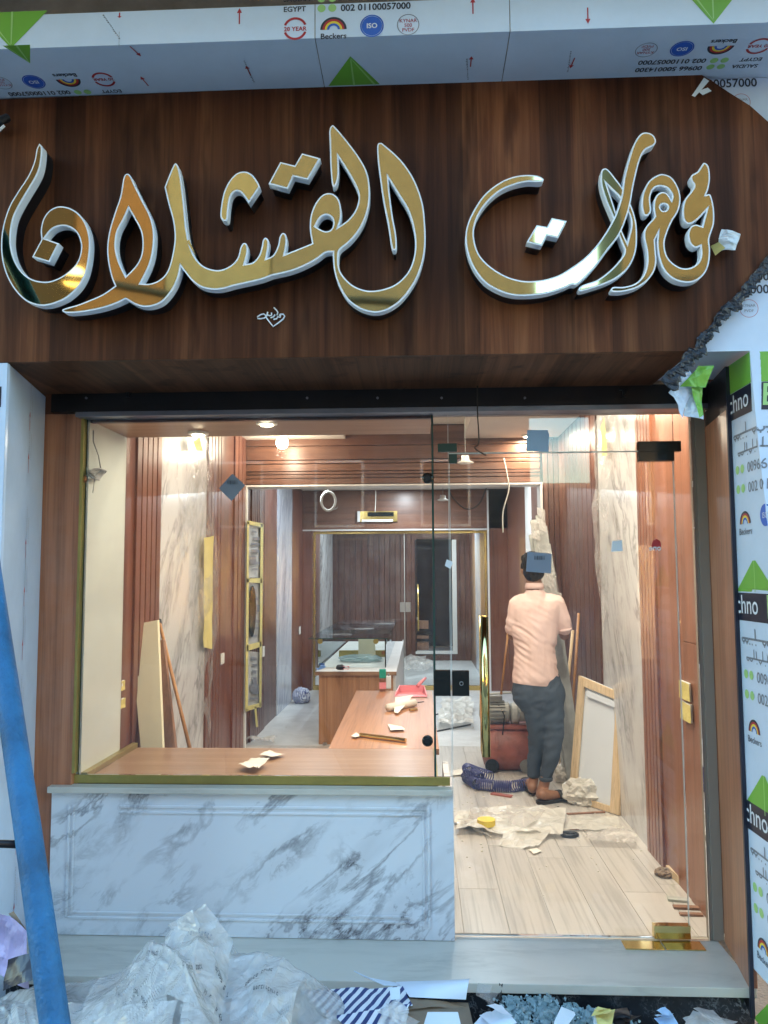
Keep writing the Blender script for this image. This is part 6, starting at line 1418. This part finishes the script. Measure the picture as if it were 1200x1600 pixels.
crumple_patch('cardboard_sheet', [gp_(632, 1560, -.42), gp_(732, 1566, -.38), gp_(742, 1610, -.5), gp_(630, 1620, -.6)], 'cardboard', cb_, 10, .004, 4, 3)
crumple_patch('torn_edge', [gp_(632, 1559, -.43), gp_(700, 1563, -.42), gp_(733, 1572, -.4), gp_(640, 1575, -.48)], 'cardboard', cb_, 10, .008, 7, 5)
fm = thing('foam_sheet', 'curled white foam sheet resting against the step', 'foam sheet', tuple(PY(690, 1545, -.35)))
b = B(); N1, N2 = 18, 8; A_, Bq, C_, D_ = gp_(618, 1534, -.30), gp_(735, 1530, -.3), gp_(728, 1562, -.42), gp_(640, 1558, -.44)
for j in range(N2+1):
    for i in range(N1+1):
        s, t = i/N1, j/N2; p = bilinear(A_, Bq, C_, D_, s, t); b.v.append(p+Vector((0, -.03, .035))*math.sin(t*math.pi)*(.3+s))
b.f = [(j*(N1+1)+i, j*(N1+1)+i+1, (j+1)*(N1+1)+i+1, (j+1)*(N1+1)+i) for j in range(N2) for i in range(N1)]
o = b.build('sheet', M['foam'], fm, smooth=True, recalc=False); 
B().slab([gp_(553, 1518, -.26), gp_(572, 1528, -.28), gp_(640, 1541, -.33), gp_(600, 1540, -.36)], (0, .002, .003)).build('foam_strip', M['foam'], None, label='thin white foam strip on the edge of the step', cat='foam sheet', loc=PY(590, 1532, -.3))
# ground rubble in front of riser
b = B(); r = random.Random(21)
def shard(b, c, s):
    a = r.uniform(0, 6.3); e = Euler((r.uniform(0, 3), r.uniform(0, 3), a)).to_matrix()
    L = [Vector((x*s*r.uniform(.6, 1.3), y*s*r.uniform(.6, 1.3), z*s*.7)) for z in (-.5, .5) for x, y in ((-.5, -.5), (.5, -.5), (.5, .5), (-.5, .5))]
    L = [c+e@v for v in L]; b.hexa(L[:4], L[4:])
for k in range(3200):
    u = r.random(); px = 785+u*210+r.gauss(0, 8); top = 1556+max(0, (px-860))*.26+r.uniform(0, 6); y = r.uniform(-.75, -.23)
    p = PY(px, top, -.24); z = p.z - (abs(y)-.23)*.12
    shard(b, Vector((p.x*(1-(abs(y)-.23)*.25), y, z-r.uniform(0, .015))), r.choice((.005, .007, .01, .018))*r.uniform(.7, 1.3))
b.build('glass_shards', M['shard'], None, kind='stuff', label='pile of broken pale blue safety glass in front of the dark riser', cat='broken glass', loc=PY(860, 1580, -.4))
rub = B(); 
nx, ny = 60, 20
mound = lambda x, y: GZ + .13*max(0, 1-abs(x-.5)/1.2)*max(0, 1-abs(y+.5)/.6) + .03*noise.noise(Vector((x*6, y*6, 0)))
rub.v = [Vector((-1.9+3.6*i/nx, -.21-1.2*j/ny, max(mound(-1.9+3.6*i/nx, -.21-1.2*j/ny), GZ+.004)+.008*noise.noise(Vector((i*.7, j*.7, 2))))) for j in range(ny+1) for i in range(nx+1)]
rub.f = [(j*(nx+1)+i, j*(nx+1)+i+1, (j+1)*(nx+1)+i+1, (j+1)*(nx+1)+i) for j in range(ny) for i in range(nx)]
rub.build('rubble', M['concrete'], None, recalc=False, kind='stuff', label='low dusty rubble mound on the pavement along the step', cat='rubble', loc=(0, -.6, GZ))
def litter(label, px, py, y, rad, mat, seed, name='crumpled_plastic', cat='plastic', amp=.4):
    p = PY(px, py, y); t = thing(name, label, cat, tuple(p)); r_ = random.Random(seed)
    for k in range(3):
        a = r_.uniform(0, 6.3); q = []
        for j in range(4):
            b_ = a + j*math.pi/2 + r_.uniform(-.4, .4); m = r_.uniform(.8, 1.25)*(1-.2*k)
            q.append(p + Vector((rad[0]*m*math.cos(b_), rad[1]*m*math.sin(b_), rad[2]*(r_.uniform(-.6, .6)+.35*k-.2))))
        crumple_patch('fold', q, mat, t, 16, rad[0]*.28, .5/rad[0], seed+k*5)
    return t
litter('crumpled printed plastic between striped bag and cardboard', 618, 1592, -.6, (.07, .06, .05), 'sheet', 71)
litter('clear crumpled plastic cup left of the broken glass', 757, 1560, -.36, (.05, .05, .035), 'sheet_clear', 72)
litter('tangled white plastic strips under the broken glass', 775, 1596, -.5, (.08, .06, .03), 'foam', 73, 'plastic_strips')
litter('olive green crumpled wrapper on the rubbish right of the glass', 942, 1588, -.4, (.045, .04, .03), 'tape', 74, 'wrapper', 'wrapper')
litter('black crumpled bag behind the olive wrapper', 968, 1592, -.34, (.07, .05, .03), 'black', 75, 'plastic_bag', 'bag')
litter('blue grey crumpled film scrap at the right of the rubbish', 1040, 1590, -.36, (.045, .04, .025), 'sticker_blue', 76, 'film_scrap', 'film')
litter('pale crumpled sheet at the right end of the rubbish', 1110, 1606, -.42, (.1, .08, .03), 'sheet', 77, 'film_scrap', 'film')
litter('dark knotted strip standing beside the clear cup', 782, 1557, -.32, (.012, .012, .045), 'black', 78, 'strip', 'strip')
def card(label, pts, y0, y1, mat='sticker_white'):
    q = [PY(pts[0][0], pts[0][1], y0), PY(pts[1][0], pts[1][1], y0), PY(pts[2][0], pts[2][1], y1), PY(pts[3][0], pts[3][1], y1)]; B().slab(q, (0, .012, .004)).build('foam_block', M[mat], None, .001, label=label, cat='foam block', loc=q[0])
card('white card block standing in the broken glass', [(878, 1577), (899, 1586), (885, 1606), (866, 1602)], -.36, -.42)
card('second white block right of the card in the broken glass', [(930, 1580), (942, 1584), (958, 1606), (928, 1602)], -.36, -.42)
card('white carton corner at the bottom below the cardboard', [(668, 1586), (716, 1586), (722, 1612), (660, 1612)], -.55, -.62)
# ------------------------------------------------------------------ ladder leg
ld_ = thing('ladder', 'blue painted tubular ladder leg with black rung at the left edge', 'ladder', tuple(PY(80, 1600, -1.75)))
YL0, YL1 = -1.75, -1.15
ctr = [(-46, 700, YL1), (-22, 850, -1.25), (0, 1000, -1.38), (22, 1150, -1.5), (44, 1300, -1.6), (65, 1450, -1.68), (86, 1600, -1.75), (102, 1720, -1.8)]
L = []
for x, y, yy in ctr: L.append(PY(x, y, yy))
d0 = (L[0]-L[1]); L = [L[0]+d0*4] + L
g_ = L[-1]; d1 = (L[-1]-L[-2]).normalized(); L.append(g_ + d1*((g_.z-GZ)/abs(d1.z)))
B().tube(L, .0285, 24).build('rail', M['ladder_blue'], ld_, smooth=True)
p = PY(46, 1320, -1.61); B().tube([p, p+Vector((-.45, .03, .0))], .0085, 10).build('rung', M['black_metal'], ld_, smooth=True)
p2 = PY(10, 1060, -1.43); B().tube([p+Vector((-.45, .03, 0))+Vector((0, 0, 1.6))+Vector((-.1, .3, 0)), p+Vector((-.45, .03, 0)), p+Vector((-.4, -.1, -1.2))], .0285, 16).build('rail', M['ladder_blue'], ld_, smooth=True)

# ------------------------------------------------------------------ groups of repeats
GROUPS = {'downlight': 'round ceiling downlights in the shop', 'wall_socket': 'sockets on the shop walls', 'wood_strip': 'wood and metal strips on the shop floor', 'leaning_board': 'boards leaning on the left wall',
          'street_house': 'houses across the street', 'protective_film': 'clear films over the marble panels', 'sticker': 'stickers on the shop glass', 'stick': 'sticks leaning behind the worker', 'side_light': 'fixed glass strips beside the door',
          'hanging_spotlight': 'unfitted hanging spotlights', 'foam_block': 'white blocks in the rubbish', 'plastic_sheet': 'plastic sheets lying on the floor', 'paper_sheet': 'loose papers', 'crumpled_plastic': 'crumpled plastic in the rubbish heap', 'film_scrap': 'film scraps at the right of the rubbish'}
import re as _re
tops = {}
for o in scene.objects:
    if o.parent is None and 'category' in o.keys(): tops.setdefault(_re.sub(r'\.\d+$', '', o.name), []).append(o)
for k, L_ in tops.items():
    if k in GROUPS and len(L_) > 1:
        for o in L_: o['group'] = GROUPS[k]
